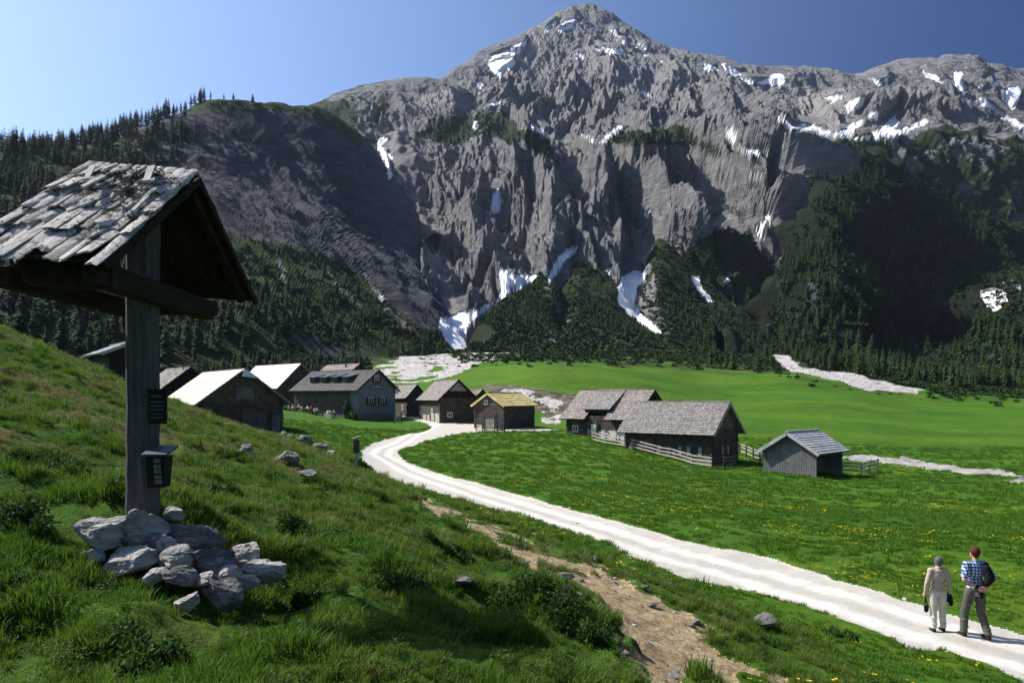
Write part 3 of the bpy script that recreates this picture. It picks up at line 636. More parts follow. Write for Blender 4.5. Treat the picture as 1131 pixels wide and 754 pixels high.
# ================================================================ materials of the built things
def wood(name, a, b, scale=(1, 1, 14), rough=.85, streak=6, bump=.01, patch=None):
    t = NT(name, rough, .2); v = t.coord('Object', scale)
    n = t.noise(streak, 6, .7, v, .3); c = t.ramp(n, [(.3, a), (.7, b)])
    n2 = t.noise(1.3, 4, .6, t.coord('Object'))
    c = t.mix(t.ramp(n2, [(.35, .55), (.6, 0)]), c, tuple(x*.55 for x in a))
    if patch: c = t.mix(t.ramp(t.noise(.8, 5, .7, t.coord('Object')), [(.5, 0), (.62, .8)]), c, patch)
    return t.done(c, n, bump, .8)
def shingle(name, a, b, c3, tile=2.2, moss=None, rough=.85):
    """split wooden shingles: tone changes from shingle to shingle, weather streaks down the slope"""
    t = NT(name, rough, .25); ob = t.coord('Object')
    vo = t.n('TexVoronoi'); vo.inputs['Scale'].default_value = tile; t.t.links.new(t.coord('Object', (2.2, 1, 1)), vo.inputs['Vector'])
    sep = t.n('SeparateColor', i_0=vo.outputs['Color'])
    c = t.ramp(sep.outputs[0], [(.05, a), (.5, b), (.95, c3)])
    c = t.mix(t.ramp(t.noise(3, 6, .75, ob), [(.3, .7), (.55, 0)]), c, tuple(x*.45 for x in a))
    if moss: c = t.mix(t.ramp(t.noise(1.1, 6, .75, ob), [(.5, 0), (.6, .85)]), c, moss)
    return t.done(c, t.math('ADD', t.noise(6, 6, .8, ob), sep.outputs[1]), .04, .8)
M = {}
M['shingle_grey'] = shingle('grey_shingles', (.14, .125, .115), (.235, .215, .20), (.33, .305, .285), 4.2)
M['shingle_brown'] = shingle('brown_grey_shingles', (.14, .118, .105), (.255, .22, .20), (.38, .335, .305), 4.0)
M['shingle_moss'] = shingle('mossy_shingles', (.14, .125, .11), (.27, .24, .21), (.40, .37, .33), 3.0, (.03, .04, .02))
M['shingle_pale'] = shingle('pale_new_shingles', (.60, .56, .47), (.70, .66, .56), (.78, .74, .65), 1.6)
M['shingle_white'] = shingle('bright_weathered_shingles', (.62, .60, .54), (.74, .72, .66), (.80, .78, .73), 1.6)
M['shingle_dark'] = shingle('dark_slate_roof', (.075, .072, .072), (.11, .105, .10), (.16, .15, .14), 3.5)
M['shingle_yellow'] = shingle('fresh_yellow_larch_shingles', (.60, .47, .17), (.72, .58, .24), (.80, .67, .34), 1.6)
M['board_roof'] = wood('silver_grey_board_roof', (.36, .36, .37), (.55, .55, .56), (1, 9, 1), .6, 5)
M['log_dark'] = wood('dark_log_wall', (.024, .020, .017), (.15, .125, .10), (1, 1, 6), .85, 5)
M['log_brown'] = wood('sun_browned_planks', (.040, .030, .021), (.24, .18, .125), (8, 8, 1), .85, 4)
M['log_grey'] = wood('grey_log_wall', (.06, .055, .05), (.17, .155, .14), (1, 1, 6), .85, 5)
M['plank_grey'] = wood('grey_planks', (.10, .10, .10), (.25, .245, .24), (8, 8, 1), .8, 4)
M['fence'] = wood('silvered_fence_wood', (.26, .24, .21), (.46, .43, .38), (4, 4, 4), .8, 5)
M['black_wood'] = wood('tarred_wood', (.010, .009, .008), (.030, .026, .022), (1, 1, 6), .8, 5)
M['white_paint'] = NT('white_paint', .6, .3).done((.74, .73, .70))
t = NT('white_stone_wall', .9, .2); c = t.ramp(t.noise(2.2, 6, .7, t.coord('Object')), [(.3, (.34, .32, .29)), (.6, (.66, .64, .60))]); M['stone_wall'] = t.done(c, t.noise(3, 5, .7, t.coord('Object')), .05)
t = NT('grey_plaster', .9, .2); c = t.ramp(t.noise(.8, 5, .7, t.coord('Object')), [(.3, (.15, .165, .18)), (.7, (.20, .22, .24))]); M['plaster'] = t.done(c, t.noise(12, 4, .7, t.coord('Object')), .01)
M['plaster_dark'] = NT('dark_plinth_plaster', .9, .2).done((.13, .145, .16))
M['dark_inside'] = NT('unlit_opening', .9, .1).done((.02, .018, .016))
g = NT('window_glass', .08, .6); M['glass'] = g.done((.03, .035, .04))
M['shutter'] = wood('dark_green_shutter', (.020, .026, .022), (.04, .048, .042), (8, 8, 1), .6)
M['flowers_red'] = NT('red_geranium', .8, .2).done((.45, .03, .03))
M['leaf'] = (lambda t: t.done(t.ramp(t.noise(8, 4, .7, t.coord('Object')), [(.3, (.02, .06, .01)), (.7, (.07, .15, .03))])))(NT('garden_leaves', .8, .2))
M['metal_dark'] = NT('dark_metal', .45, .5).done((.05, .05, .055))
M['panel_blue'] = NT('blue_roof_panel', .35, .5).done((.05, .085, .13))
# post, shrine
M['post'] = (lambda t: t.done(t.mix(t.ramp(t.noise(2.5, 6, .7, t.coord('Object', (1, 1, .4))), [(.5, 0), (.68, .7)]), t.ramp(t.noise(9, 7, .75, t.coord('Object', (3, 3, .25)), .4), [(.3, (.035, .034, .036)), (.55, (.10, .098, .10)), (.75, (.20, .195, .19))]), (.03, .026, .022)), t.noise(9, 7, .75, t.coord('Object', (3, 3, .25)), .4), .02, 1))(NT('weathered_beam', .85, .2))
M['beam'] = (lambda t: t.done(t.ramp(t.noise(6, 6, .7, t.coord('Object', (3, .3, 3)), .4), [(.3, (.010, .008, .006)), (.7, (.042, .030, .021))]), t.noise(6, 6, .7, t.coord('Object', (3, .3, 3))), .012, 1))(NT('shade_dark_old_beam', .9, .15))  # wood colour darkened to deepen the shade inside the gable
t = NT('lichened_sunlit_shake', .85, .25); ob = t.coord('Object')
oi = t.attr('tone'); c = t.ramp(t.noise(7, 7, .75, t.coord('Object', (3.5, .5, .5)), .3), [(.28, (.20, .18, .16)), (.45, (.55, .52, .48)), (.72, (.74, .71, .67))])  # pale tones raised in the colour so the roof slope looks sunlit
c = t.mix(t.math('MULTIPLY', oi, .55), c, (.20, .175, .15)); c = t.mix(t.ramp(t.noise(5.5, 7, .8, ob), [(.53, 0), (.58, .95)]), c, (.030, .032, .018))
M['shake'] = t.done(c, t.noise(12, 8, .8, ob), .02, 1)
t = NT('moss', .95, .1); M['moss'] = t.done(t.ramp(t.noise(22, 6, .8, t.coord('Object')), [(.3, (.012, .014, .007)), (.6, (.055, .058, .028)), (.8, (.12, .12, .07))]), t.noise(30, 6, .8, t.coord('Object')), .03, 1)
t = NT('lichened_boulder', .9, .2); ob = t.coord('Object')
c = t.ramp(t.noise(1.1, 8, .75, t.coord('Object', (2, 2, 6), (.5, .4, 0)), .8), [(.3, (.10, .095, .09)), (.45, (.44, .42, .39)), (.62, (.70, .68, .64))])
c = t.mix(t.ramp(t.noise(3.2, 7, .8, ob), [(.52, 0), (.64, .75)]), c, (.70, .67, .60)); c = t.mix(t.ramp(t.noise(2.2, 6, .75, ob), [(.58, 0), (.68, .6)]), c, (.26, .17, .08))
M['boulder'] = t.done(c, t.math('ADD', t.noise(4, 8, .8, ob), t.noise(3, 6, .7, t.coord('Object', (2, 2, 9), (.5, .4, 0)), .8)), .08, 1)
# ================================================================ buildings
def local_frame(A, Bpx, BY):
    A = W(*A); B = Vector(((Bpx-CX)*BY/F, BY, A.z)); d = (B-A); L = d.length; d.normalize()
    return A, d, L
def solve_eave(A, g, px, py):
    k = (px-CX)/F; w_ = (k*A.y-A.x)/(g.x-k*g.y); P = A+g*w_; return abs(w_), A.z-(CZ+(CY-py)*P.y/F)
class House:
    """gabled house: local x runs along the ridge from the gable we see, y to the left-hand slope, z up from the ground below the apex"""
    def __init__(s, name, label, cat, A, B, eaves, og=.5, oe=.6, group=None, zg=None, w=None, drop=None):
        s.A, d, s.L = local_frame(A, *B)
        s.g = Vector((-d.y, d.x, 0))          # left of the ridge direction
        if w is None:
            r = [solve_eave(s.A, s.g, *e) for e in eaves]
            s.w = sum(x[0] for x in r)/len(r); s.drop = sum(x[1] for x in r)/len(r)
        else: s.w, s.drop = w, drop
        s.og, s.oe = og, oe
        c = s.A+d*(s.L/2)
        zs = [ground_z(p.x, p.y) for p in (s.A+s.g*s.w, s.A-s.g*s.w, s.A+d*s.L+s.g*s.w, s.A+d*s.L-s.g*s.w)]
        s.zg = min(zs) if zg is None else zg
        s.root = empty(name, (s.A.x, s.A.y, s.zg), math.atan2(d.y, d.x)); tag(s.root, label, cat, group)
        s.H = s.A.z-s.zg; s.he = s.H-s.drop; s.slope = s.drop/s.w
        s.yw = s.w-oe; s.hw = s.he+s.slope*oe-.12; s.x0, s.x1 = og, s.L-og
        print('%-26s L %.1f w %.1f pitch %.0f H %.1f eave %.1f zg %.2f Y %.0f' % (label[:26], s.L, s.w, math.degrees(math.atan(s.slope)), s.H, s.he, s.zg, s.A.y))
    def walls(s, mat, log=.28, boards=None, split=None, down=1.6):
        """log walls as courses with shadow gaps; the gable above `split` in upright boards"""
        b = MB(); t = .22; z = -down; sp = s.hw if split is None else split
        n = max(3, int((sp+down)/log)); hgt = (sp+down)/n; rnd = random.Random(int(s.A.x*31))
        for i in range(n):
            za, zb = z+i*hgt, z+(i+1)*hgt-.025; j = rnd.uniform(-.025, .025); k = rnd.uniform(.05, .18) if log < .6 else 0
            b.box(s.x0-k*.6, s.x1+k*.6, s.yw-t+j, s.yw+j, za, zb); b.box(s.x0-k*.6, s.x1+k*.6, -s.yw+j, -s.yw+t+j, za, zb)
            b.box(s.x0+j, s.x0+t+j, -s.yw-k, s.yw+k, za+.012, zb-.012); b.box(s.x1-t+j, s.x1+j, -s.yw-k, s.yw+k, za+.012, zb-.012)
        b.box(s.x0+.08, s.x1-.08, -s.yw+.08, s.yw-.08, -down, sp-.03)
        b.build('wall', mat, s.root)
        bds = [MB(), MB()]; wd = .22; y = -s.yw
        while y < s.yw-.01:
            y2 = min(y+wd, s.yw); zt = lambda yy: s.H-.22-abs(yy)*s.slope; j = rnd.uniform(-.015, .015)
            for xf, sg in ((s.x0, -1), (s.x1, 1)):
                a0, a1 = zt(y+.012), zt(y2-.012)
                if min(a0, a1) > sp+.02:
                    xa, xb = (xf-.03+j, xf+.05+j) if sg < 0 else (xf-.05+j, xf+.03+j)
                    bds[sg > 0].hexa([(xa, y+.012, sp-.08), (xb, y+.012, sp-.08), (xb, y2-.012, sp-.08), (xa, y2-.012, sp-.08), (xa, y+.012, a0), (xb, y+.012, a0), (xb, y2-.012, a1), (xa, y2-.012, a1)])
            y += wd
        # closed panel behind the boards
        for bd, xf in zip(bds, (s.x0+.06, s.x1-.14)):
            zc = s.H-.24
            bd.add([(xf, -s.yw+.05, sp-.1), (xf, s.yw-.05, sp-.1), (xf, s.yw-.05, max(sp, s.H-.24-s.yw*s.slope)), (xf, 0, zc), (xf, -s.yw+.05, max(sp, s.H-.24-s.yw*s.slope)),
                    (xf+.08, -s.yw+.05, sp-.1), (xf+.08, s.yw-.05, sp-.1), (xf+.08, s.yw-.05, max(sp, s.H-.24-s.yw*s.slope)), (xf+.08, 0, zc), (xf+.08, -s.yw+.05, max(sp, s.H-.24-s.yw*s.slope))],
                   [(0, 1, 2, 3, 4), (9, 8, 7, 6, 5)]+[(i, 5+i, 5+(i+1) % 5, (i+1) % 5) for i in range(5)])
        for bd in bds: bd.build('gable_wall', boards or mat, s.root)
        return s
    def roof(s, mat, course=.42, chunk=.5, thick=.12, xr=None, rag=.05, trim=None, wl=None, wr=None):
        b = MB(); rnd = random.Random(int(s.A.x*17)+3)
        segs = xr or [(0, s.L)]; nrm = math.hypot(1, s.slope)
        for sg in (1, -1):
            wside = s.w
            Ls = wside*nrm; n = max(3, int(Ls/course)); cl = Ls/n
            cy, cz = 1/nrm*sg, -s.slope/nrm       # down the slope
            ny, nz = s.slope/nrm*sg, 1/nrm
            for (xa, xb) in segs:
                P = lambda x, l, h: (x, cy*l+ny*h, s.H+cz*l+nz*h)
                b.hexa([P(xa, 0, -.10), P(xb, 0, -.10), P(xb, Ls-.03, -.10), P(xa, Ls-.03, -.10), P(xa, 0, 0), P(xb, 0, 0), P(xb, Ls-.03, 0), P(xa, Ls-.03, 0)])
                for i in range(n):
                    x = xa
                    while x < xb-.02:
                        x2 = min(x+chunk*rnd.uniform(.6, 1.5), xb); 
                        if xb-x2 < .15: x2 = xb
                        l0, l1 = i*cl-.05, (i+1)*cl+rnd.uniform(0, rag); h = rnd.uniform(.05, .075)
                        g = .006
                        b.hexa([P(x+g, max(l0, 0), .003), P(x2-g, max(l0, 0), .003), P(x2-g, l1, h*.5), P(x+g, l1, h*.5), P(x+g, max(l0, 0), .025), P(x2-g, max(l0, 0), .025), P(x2-g, l1, h+.015), P(x+g, l1, h+.015)])
                        x = x2
        s.rf = b.build('roof', mat, s.root)
        rc = MB(); rc.box(-.03, s.L+.03, -.12, .12, s.H+.045, s.H+.10); rc.build('ridge_board', trim or mat, s.rf)
        for xf in (-.02, s.L-.03):
            for sg in (1, -1):
                bb = MB(); P = lambda l, h: (xf, sg/nrm*l+s.slope/nrm*sg*h, s.H-s.slope/nrm*l+h/nrm)
                q = [P(0, -.24), P(s.w*nrm, -.24), P(s.w*nrm, -.02), P(0, -.02)]
                bb.add(q+[(p[0]+.05, p[1], p[2]) for p in q], [(0, 1, 2, 3), (7, 6, 5, 4), (0, 4, 5, 1), (1, 5, 6, 2), (2, 6, 7, 3), (3, 7, 4, 0)])
                bb.build('bargeboard', M['black_wood'] if trim is None else trim, s.rf)
        return s
    def pl(s, face, u, z, d=.0):
        """point on a wall face: 'g' seen gable (u = y), 'l' left-hand long wall, 'r' right-hand long wall (u = x)"""
        if face == 'g': return (s.x0-d, u, z)
        if face == 'l': return (u, s.yw+d, z)
        return (u, -s.yw-d, z)
    def panel(s, b, face, u0, u1, z0, z1, d0, d1, m=0):
        p = [s.pl(face, u0, z0, d0), s.pl(face, u1, z0, d0), s.pl(face, u1, z0, d1), s.pl(face, u0, z0, d1), s.pl(face, u0, z1, d0), s.pl(face, u1, z1, d0), s.pl(face, u1, z1, d1), s.pl(face, u0, z1, d1)]
        b.hexa(p, m)
    def window(s, face, u, z, w_=.8, h=.9, shut=None, frame='white_paint', sill=None, label=None):
        f = MB(); e = .09
        for a in ((u-w_/2-e, u+w_/2+e, z-e, z), (u-w_/2-e, u+w_/2+e, z+h, z+h+e), (u-w_/2-e, u-w_/2, z, z+h), (u+w_/2, u+w_/2+e, z, z+h), (u-.025, u+.025, z, z+h)): s.panel(f, face, *a, .03, .085)
        fo = f.build('window', M[frame], s.root)
        if label: fo['label'] = label
        p = MB(); s.panel(p, face, u-w_/2, u+w_/2, z, z+h, .03, .05); p.build('pane', M['glass'], fo)
        if shut:
            for sg in (-1, 1):
                q = MB(); a = u+sg*(w_/2+e+.02); c = a+sg*w_*.52; s.panel(q, face, min(a, c), max(a, c), z-.03, z+h+.03, .035, .09); q.build('shutter', M[shut], fo)
        if sill:
            q = MB(); s.panel(q, face, u-w_/2-.1, u+w_/2+.1, z-.3, z-.1, .09, .32); q.build('flower_box', M['log_brown'], fo)
            q = MB(); r = random.Random(int(u*100))
            for i in range(26):
                uu = u+r.uniform(-w_/2, w_/2); zz = z-.1+r.uniform(0, .25); k = r.uniform(.05, .09); s.panel(q, face, uu-k, uu+k, zz-k, zz+k, .15+r.uniform(-.05, .05), .25+r.uniform(0, .12), r.choice((0, 0, 1)))
            q.build('geraniums', [M['leaf'], M[sill]], fo)
        return fo
    def door(s, face, u, z, w_, h, mat='log_grey', label=None, handle=True):
        f = MB(); n = max(3, int(w_/.18))
        for i in range(n): s.panel(f, face, u-w_/2+i*w_/n+.008, u-w_/2+(i+1)*w_/n-.008, z, z+h, .02, .07+.01*(i % 2))
        o = f.build('door', M[mat], s.root)
        q = MB(); 
        for a in ((u-w_/2-.1, u-w_/2, z, z+h+.1), (u+w_/2, u+w_/2+.1, z, z+h+.1), (u-w_/2, u+w_/2, z+h, z+h+.1)): s.panel(q, face, *a, .03, .10)
        q.build('door_frame', M['log_dark'], o)
        if label: o['label'] = label
        return o
def chimney(H_, x, y, w_=.6, h=1.3, mat='stone_wall'):
    b = MB(); z0 = H_.H-abs(y)*H_.slope-.3; b.box(x-w_/2, x+w_/2, y-w_/2, y+w_/2, z0, z0+h); o = b.build('chimney', M[mat], H_.rf)
    c = MB(); c.box(x-w_*.7, x+w_*.7, y-w_*.7, y+w_*.7, z0+h, z0+h+.1); return o, c
# --- large log barn with the pale roof, left
b3 = House('log_barn', 'large dark log barn with pale whitish shingle roof behind the boulders on the left slope', 'barn', (271, 407, 85), (225, 97), [(213, 448.5), (322, 446)], .7, .9)
b3.walls(M['log_dark'], .3, M['log_brown'], b3.hw-.25).roof(M['shingle_pale'], .5, .8, trim=M['log_dark'])
b3.door('g', -.2, b3.hw+.05, 1.9, 1.35, 'plank_grey', 'grey loft hatch in the gable'); b3.door('g', -1.2, .3, 2.6, 2.0, 'log_grey'); b3.door('g', -b3.yw+.75, -.3, .9, 2.2, 'plank_grey', 'tall grey door at the corner')
q = MB(); q.slab((-.02, 0, b3.H-.02), (-.75, -1.25, b3.H-1.0), (-.75, .55, b3.H-.82), (-.1, .15, b3.H-.1), .07); q.build('hip_roof', M['shingle_pale'], b3.rf)
# --- bright roofed barn behind it
b4 = House('hay_barn', 'barn with bright white roof behind the large log barn', 'barn', (333, 401, 150), (283, 162), [(306, 429)], .5, .7)
b4.walls(M['log_dark']).roof(M['shingle_white'], .6, 1.2, trim=M['log_dark'])
# --- guesthouse
b5 = House('guesthouse', 'grey plastered guesthouse with dark roof, shed dormers and shutters above the terrace', 'guesthouse', (419, 408, 135), (345, 143.5), [(392, 432), (441, 431)], .55, .8)
b5.walls(M['plaster'], 9, M['plaster'], b5.hw-.05)
b5.roof(M['shingle_dark'], .45, .6, trim=M['black_wood'])
q = MB(); q.box(b5.x0-.06, b5.x1+.05, -b5.yw-.05, b5.yw+.05, -1.5, 1.0); q.build('plinth', M['plaster_dark'], b5.root)
b5.window('g', .1, b5.hw+1.05, 1.0, 1.05, 'shutter', sill='flowers_red'); b5.window('g', 1.5, 2.55, 1.0, 1.15, 'shutter', sill='flowers_red'); b5.window('g', -1.4, 2.55, 1.0, 1.15, 'shutter', sill='flowers_red')
b5.window('g', .2, .15, .8, .5, None, 'plaster_dark')
sg_ = MB(); b5.panel(sg_, 'g', -1.5, 1.7, b5.hw+.1, b5.hw+.52, .05, .12); so = sg_.build('name_board', M['black_wood'], b5.root)
lt = MB(); r = random.Random(2); u = -1.3
while u < 1.45:
    k = r.uniform(.08, .16); b5.panel(lt, 'g', u, u+k, b5.hw+.2, b5.hw+r.choice((.36, .42)), .12, .135); u += k+.06+(.12 if r.random() < .2 else 0)
lt.build('lettering', M['white_paint'], so)
q = MB(); b5.panel(q, 'g', -b5.yw-.35, -b5.yw+.35, b5.hw-.9, b5.hw+.5, .3, .42); q.build('wall_lamp_sign', M['white_paint'], b5.root)
# dark panel for the shade of the open porch along the left-hand wall, door and windows inside it
for uu in (3.6, 6.2, 8.8, 11.4): b5.window('l', uu, 2.4, 1.0, 1.0, None)
b5.door('l', 5.0, 1.0, 1.1, 2.1, 'log_brown')
q = MB(); q.box(2.2, b5.x1, b5.yw+.02, b5.yw+.09, 1.05, b5.hw-.2); q.build('porch_shade_panel', M['log_dark'], b5.root)
for i, (xc, ma) in enumerate(((4.4, 'shingle_dark'), (7.0, 'panel_blue'), (9.6, 'shingle_dark'), (12.2, 'panel_blue'))):
    s = b5; q = MB(); y0, y1 = 1.0, 3.9; zt = s.H-y0*s.slope+.05; zf = zt-(y1-y0)*.22
    q.slab((xc-.85, y0, zt), (xc+.85, y0, zt), (xc+.85, y1, zf), (xc-.85, y1, zf), .12); dm = q.build('dormer_roof', M[ma], s.rf)
    q = MB(); q.hexa([(xc-.7, y0+.6, s.H-s.slope*(y0+.6)-.1), (xc+.7, y0+.6, s.H-s.slope*(y0+.6)-.1), (xc+.7, y1-.4, s.H-s.slope*(y1-.4)-.1), (xc-.7, y1-.4, s.H-s.slope*(y1-.4)-.1),
                      (xc-.7, y0+.6, zt-.6*.27-.13), (xc+.7, y0+.6, zt-.6*.27-.13), (xc+.7, y1-.4, zf+.4*.27-.13), (xc-.7, y1-.4, zf+.4*.27-.13)]); q.build('dormer_wall', M['log_dark'], dm)
    q = MB(); q.box(xc-.6, xc+.6, y1-.4, y1-.36, s.H-s.slope*(y1-.4)+.12, zf-.08); q.build('dormer_window', M['glass'], dm)
# --- roof behind the guesthouse
b6 = House('back_house', 'low house with brown grey roof just showing above the guesthouse ridge', 'house', (398, 401.3, 172), (361, 181), [(388, 411), (408, 409)], .4, .5)
b6.walls(M['log_dark']).roof(M['shingle_brown'], .5, .7); q = MB(); q.tube((4, 1.0, b6.H-1), (4, 1.0, b6.H+.6), .18); q.build('stovepipe', M['metal_dark'], b6.rf)
# --- small hut right of the guesthouse
b7 = House('small_hut', 'small dark hut with grey roof squeezed between guesthouse and shingled barn', 'hut', (461, 424.5, 140), (439, 150), [(448, 440)], .4, .5)
b7.walls(M['log_dark']).roof(M['shingle_grey'], .45, .6); b7.window('l', 3.0, 1.3, .7, .8)
# --- shingled barn in the middle of the hamlet
b8 = House('shingled_barn', 'dark timber barn with brown grey shingle roof beside the road fork', 'barn', (507, 419, 122), (481, 134.5), [(482, 443), (529, 441)], .5, .6)
b8.walls(M['log_dark'], .28, M['black_wood'], b8.hw).roof(M['shingle_brown'], .42, .5)
q = MB(); b8.panel(q, 'g', -1.2, 1.2, b8.H-1.75, b8.H-.95, .06, .10); 
q = MB(); q.add([b8.pl('g', -1.35, b8.H-1.75, .1), b8.pl('g', 1.35, b8.H-1.75, .1), b8.pl('g', .15, b8.H-.45, .1), b8.pl('g', -.15, b8.H-.45, .1), b8.pl('g', -1.35, b8.H-1.75, .05), b8.pl('g', 1.35, b8.H-1.75, .05), b8.pl('g', .15, b8.H-.45, .05), b8.pl('g', -.15, b8.H-.45, .05)], [(0, 1, 2, 3), (7, 6, 5, 4), (0, 4, 5, 1), (1, 5, 6, 2), (2, 6, 7, 3), (3, 7, 4, 0)])
q.build('gable_panel', M['fence'], b8.root)
for a, c in ((1.0, 3.4), (3.9, 5.6), (6.6, 8.0), (8.6, 10.6)): q = MB(); b8.panel(q, 'l', a, c, .1, 1.5 if a < 6 else 1.2, .02, .07); q.build('pale_planks', M['fence'], b8.root)
b8.window('l', 5.2, 1.4, .7, .7); b8.window('g', 1.3, 1.0, .6, .6); b8.window('g', -1.7, 1.0, .6, .6, frame='log_dark')
# --- mossy roof between
b9 = House('mossy_hut', 'small hut with mossy brown roof between shingled barn and yellow roof', 'hut', (533, 430, 124), (514, 131), [(523, 441)], .3, .4)
b9.walls(M['log_dark']).roof(M['shingle_moss'], .4, .5)
# --- hut with the new yellow roof
b10 = House('yellow_roofed_hut', 'log hut with fresh yellow shingle roof at the road fork', 'hut', (538, 433.5, 110), (575.5, 115.5), [(557, 448)], .35, .4)
b10.walls(M['log_dark'], .24, M['log_grey'], b10.hw).roof(M['shingle_yellow'], .5, .8, trim=M['shingle_yellow'])
b10.window('g', .5, b10.hw+.1, .5, .5); b10.door('r', 2.2, -.2, 1.0, 1.6, 'log_dark')
# --- twin roofed farmhouse behind the long chalet
b11 = House('farmhouse', 'twin roofed farmhouse with raised middle roof behind the long chalet', 'farmhouse', (723.8, 430.3, 98), (641, 106), [(701, 464)], .6, .8)
b11.walls(M['log_dark'], .28, M['black_wood'], b11.hw-.1).roof(M['shingle_brown'], .42, .5, xr=[(0, 4.6), (7.6, b11.L)])
s = b11; q = MB(); xa, xb = 4.2, 8.4; n = 9; y1 = 3.75; zt = s.H+.10; sl = .66
for i in range(n):
    x = xa
    while x < xb-.02:
        x2 = min(x+random.uniform(.3, .7), xb); ya, yb = y1*i/n-.03, y1*(i+1)/n+.05
        q.slab((x, ya, zt-ya*sl), (x2-.01, ya, zt-ya*sl), (x2-.01, yb, zt-yb*sl+.04), (x, yb, zt-yb*sl+.04), .06); x = x2
q.slab((xa, -.3, zt-.08), (xb, -.3, zt-.08), (xb, y1, zt-y1*sl-.08), (xa, y1, zt-y1*sl-.08), .1)
q.slab((xa, .3, zt-.05), (xb, .3, zt-.05), (xb, -s.w, s.H-s.w*s.slope+.05), (xa, -s.w, s.H-s.w*s.slope+.05), .1)
q.build('raised_roof', M['shingle_grey'], s.root)
q = MB()
for xx in (xa+.15, xb-.25): q.add([(xx, .2, zt-.3), (xx, y1-.3, zt-(y1-.3)*sl-.2), (xx, y1-.3, s.H-(y1-.3)*s.slope-.15), (xx, .2, s.H-.3), (xx+.1, .2, zt-.3), (xx+.1, y1-.3, zt-(y1-.3)*sl-.2), (xx+.1, y1-.3, s.H-(y1-.3)*s.slope-.15), (xx+.1, .2, s.H-.3)], [(0, 1, 2, 3), (7, 6, 5, 4), (0, 4, 5, 1), (1, 5, 6, 2), (2, 6, 7, 3), (3, 7, 4, 0)])
q.box(xa+.1, xb-.1, y1-.5, y1-.4, s.he+.7, zt-y1*sl+.05); q.build('raised_roof_wall', M['black_wood'], s.root)
q = MB(); b11.panel(q, 'l', .7, 5.6, -.6, 1.25, .02, .12); b11.panel(q, 'l', 7.4, b11.x1, -.6, .45, .02, .12); q.build('white_stone_base', M['stone_wall'], s.root)
b11.door('l', 6.5, .1, 1.1, 1.9, 'white_paint'); b11.window('l', 2.3, 1.35, .7, .6); b11.window('l', 9.6, 1.0, .7, .7)
q = MB(); q.box(5.6, 5.85, s.yw+.5, s.yw+.75, -.6, 2.6); q.build('porch_post', M['log_dark'], s.root)
# --- long chalet
b12 = House('chalet', 'long dark timber chalet with grey shingle roof and a row of shuttered windows', 'chalet', (807, 443.7, 80), (701, 88), [(790.5, 480), (826, 479)], .55, .75)
b12.walls(M['log_dark'], .26, M['log_brown'], b12.hw).roof(M['shingle_grey'], .32, .34, rag=.07, trim=M['fence'])
for u in (2.6, 4.9, 6.2, 9.6): b12.window('l', u, 1.05, .72, .8, 'fence', 'log_dark')
b12.window('g', .2, 1.15, .6, .8, 'fence', 'log_dark'); b12.door('l', 7.9, 0, .95, 1.9, 'log_dark')
q = MB(); b12.panel(q, 'l', .6, 6.0, -.9, .75, .02, .06); q.build('grey_boarding', M['plank_grey'], b12.root)
_, cc = chimney(b12, 6.8, -.9, .75, 1.25); cc.build('chimney_cap', M['metal_dark'], b12.root)
# --- shed with the silver roof
b13 = House('shed', 'small grey plank shed with silver board roof right of the long chalet', 'shed', (869, 477, 70), (904, 74.9), [(834, 497.5), (904, 502)], .5, .45)
b13.walls(M['log_dark'], .24, M['plank_grey'], .15).roof(M['board_roof'], .32, 5.0, rag=.02, trim=M['board_roof'])
# --- dark shed at the upper left behind the post
b1 = House('dark_shed', 'dark shed with flat pitched grey roof behind the wayside shrine post', 'shed', (146, 377, 76), (122, 83), [(111, 389.5)], .5, .9)
b1.walls(M['black_wood'], .3).roof(M['board_roof'], .5, 1.5, trim=M['board_roof'])
q = MB(); q.slab((.3, b1.yw+1.3, 3.1), (7.0, b1.yw+1.3, 3.1), (7.0, b1.yw, 3.5), (.3, b1.yw, 3.5), .08); q.slab((-1.6, b1.yw-.5, 2.6), (.4, b1.yw-.5, 2.6), (.4, -b1.yw, 2.9), (-1.6, -b1.yw, 2.9), .08); q.build('lean_to_roof', M['board_roof'], b1.root)
# --- hut with the mossy roof behind the post
b2 = House('moss_roofed_hut', 'old hut with mossy patched shingle roof just right of the shrine post', 'hut', (211, 405, 104), (184, 112), [(177, 430)], .4, .5)
b2.walls(M['black_wood']).roof(M['shingle_moss'], .45, .5, rag=.12); q = MB(); q.tube((1.6, .5, b2.H-.6), (1.6, .5, b2.H+.8), .07); q.bar((1.6, .1, b2.H+.55), (1.6, .9, b2.H+.55), .06); q.build('roof_finial', M['log_dark'], b2.rf)
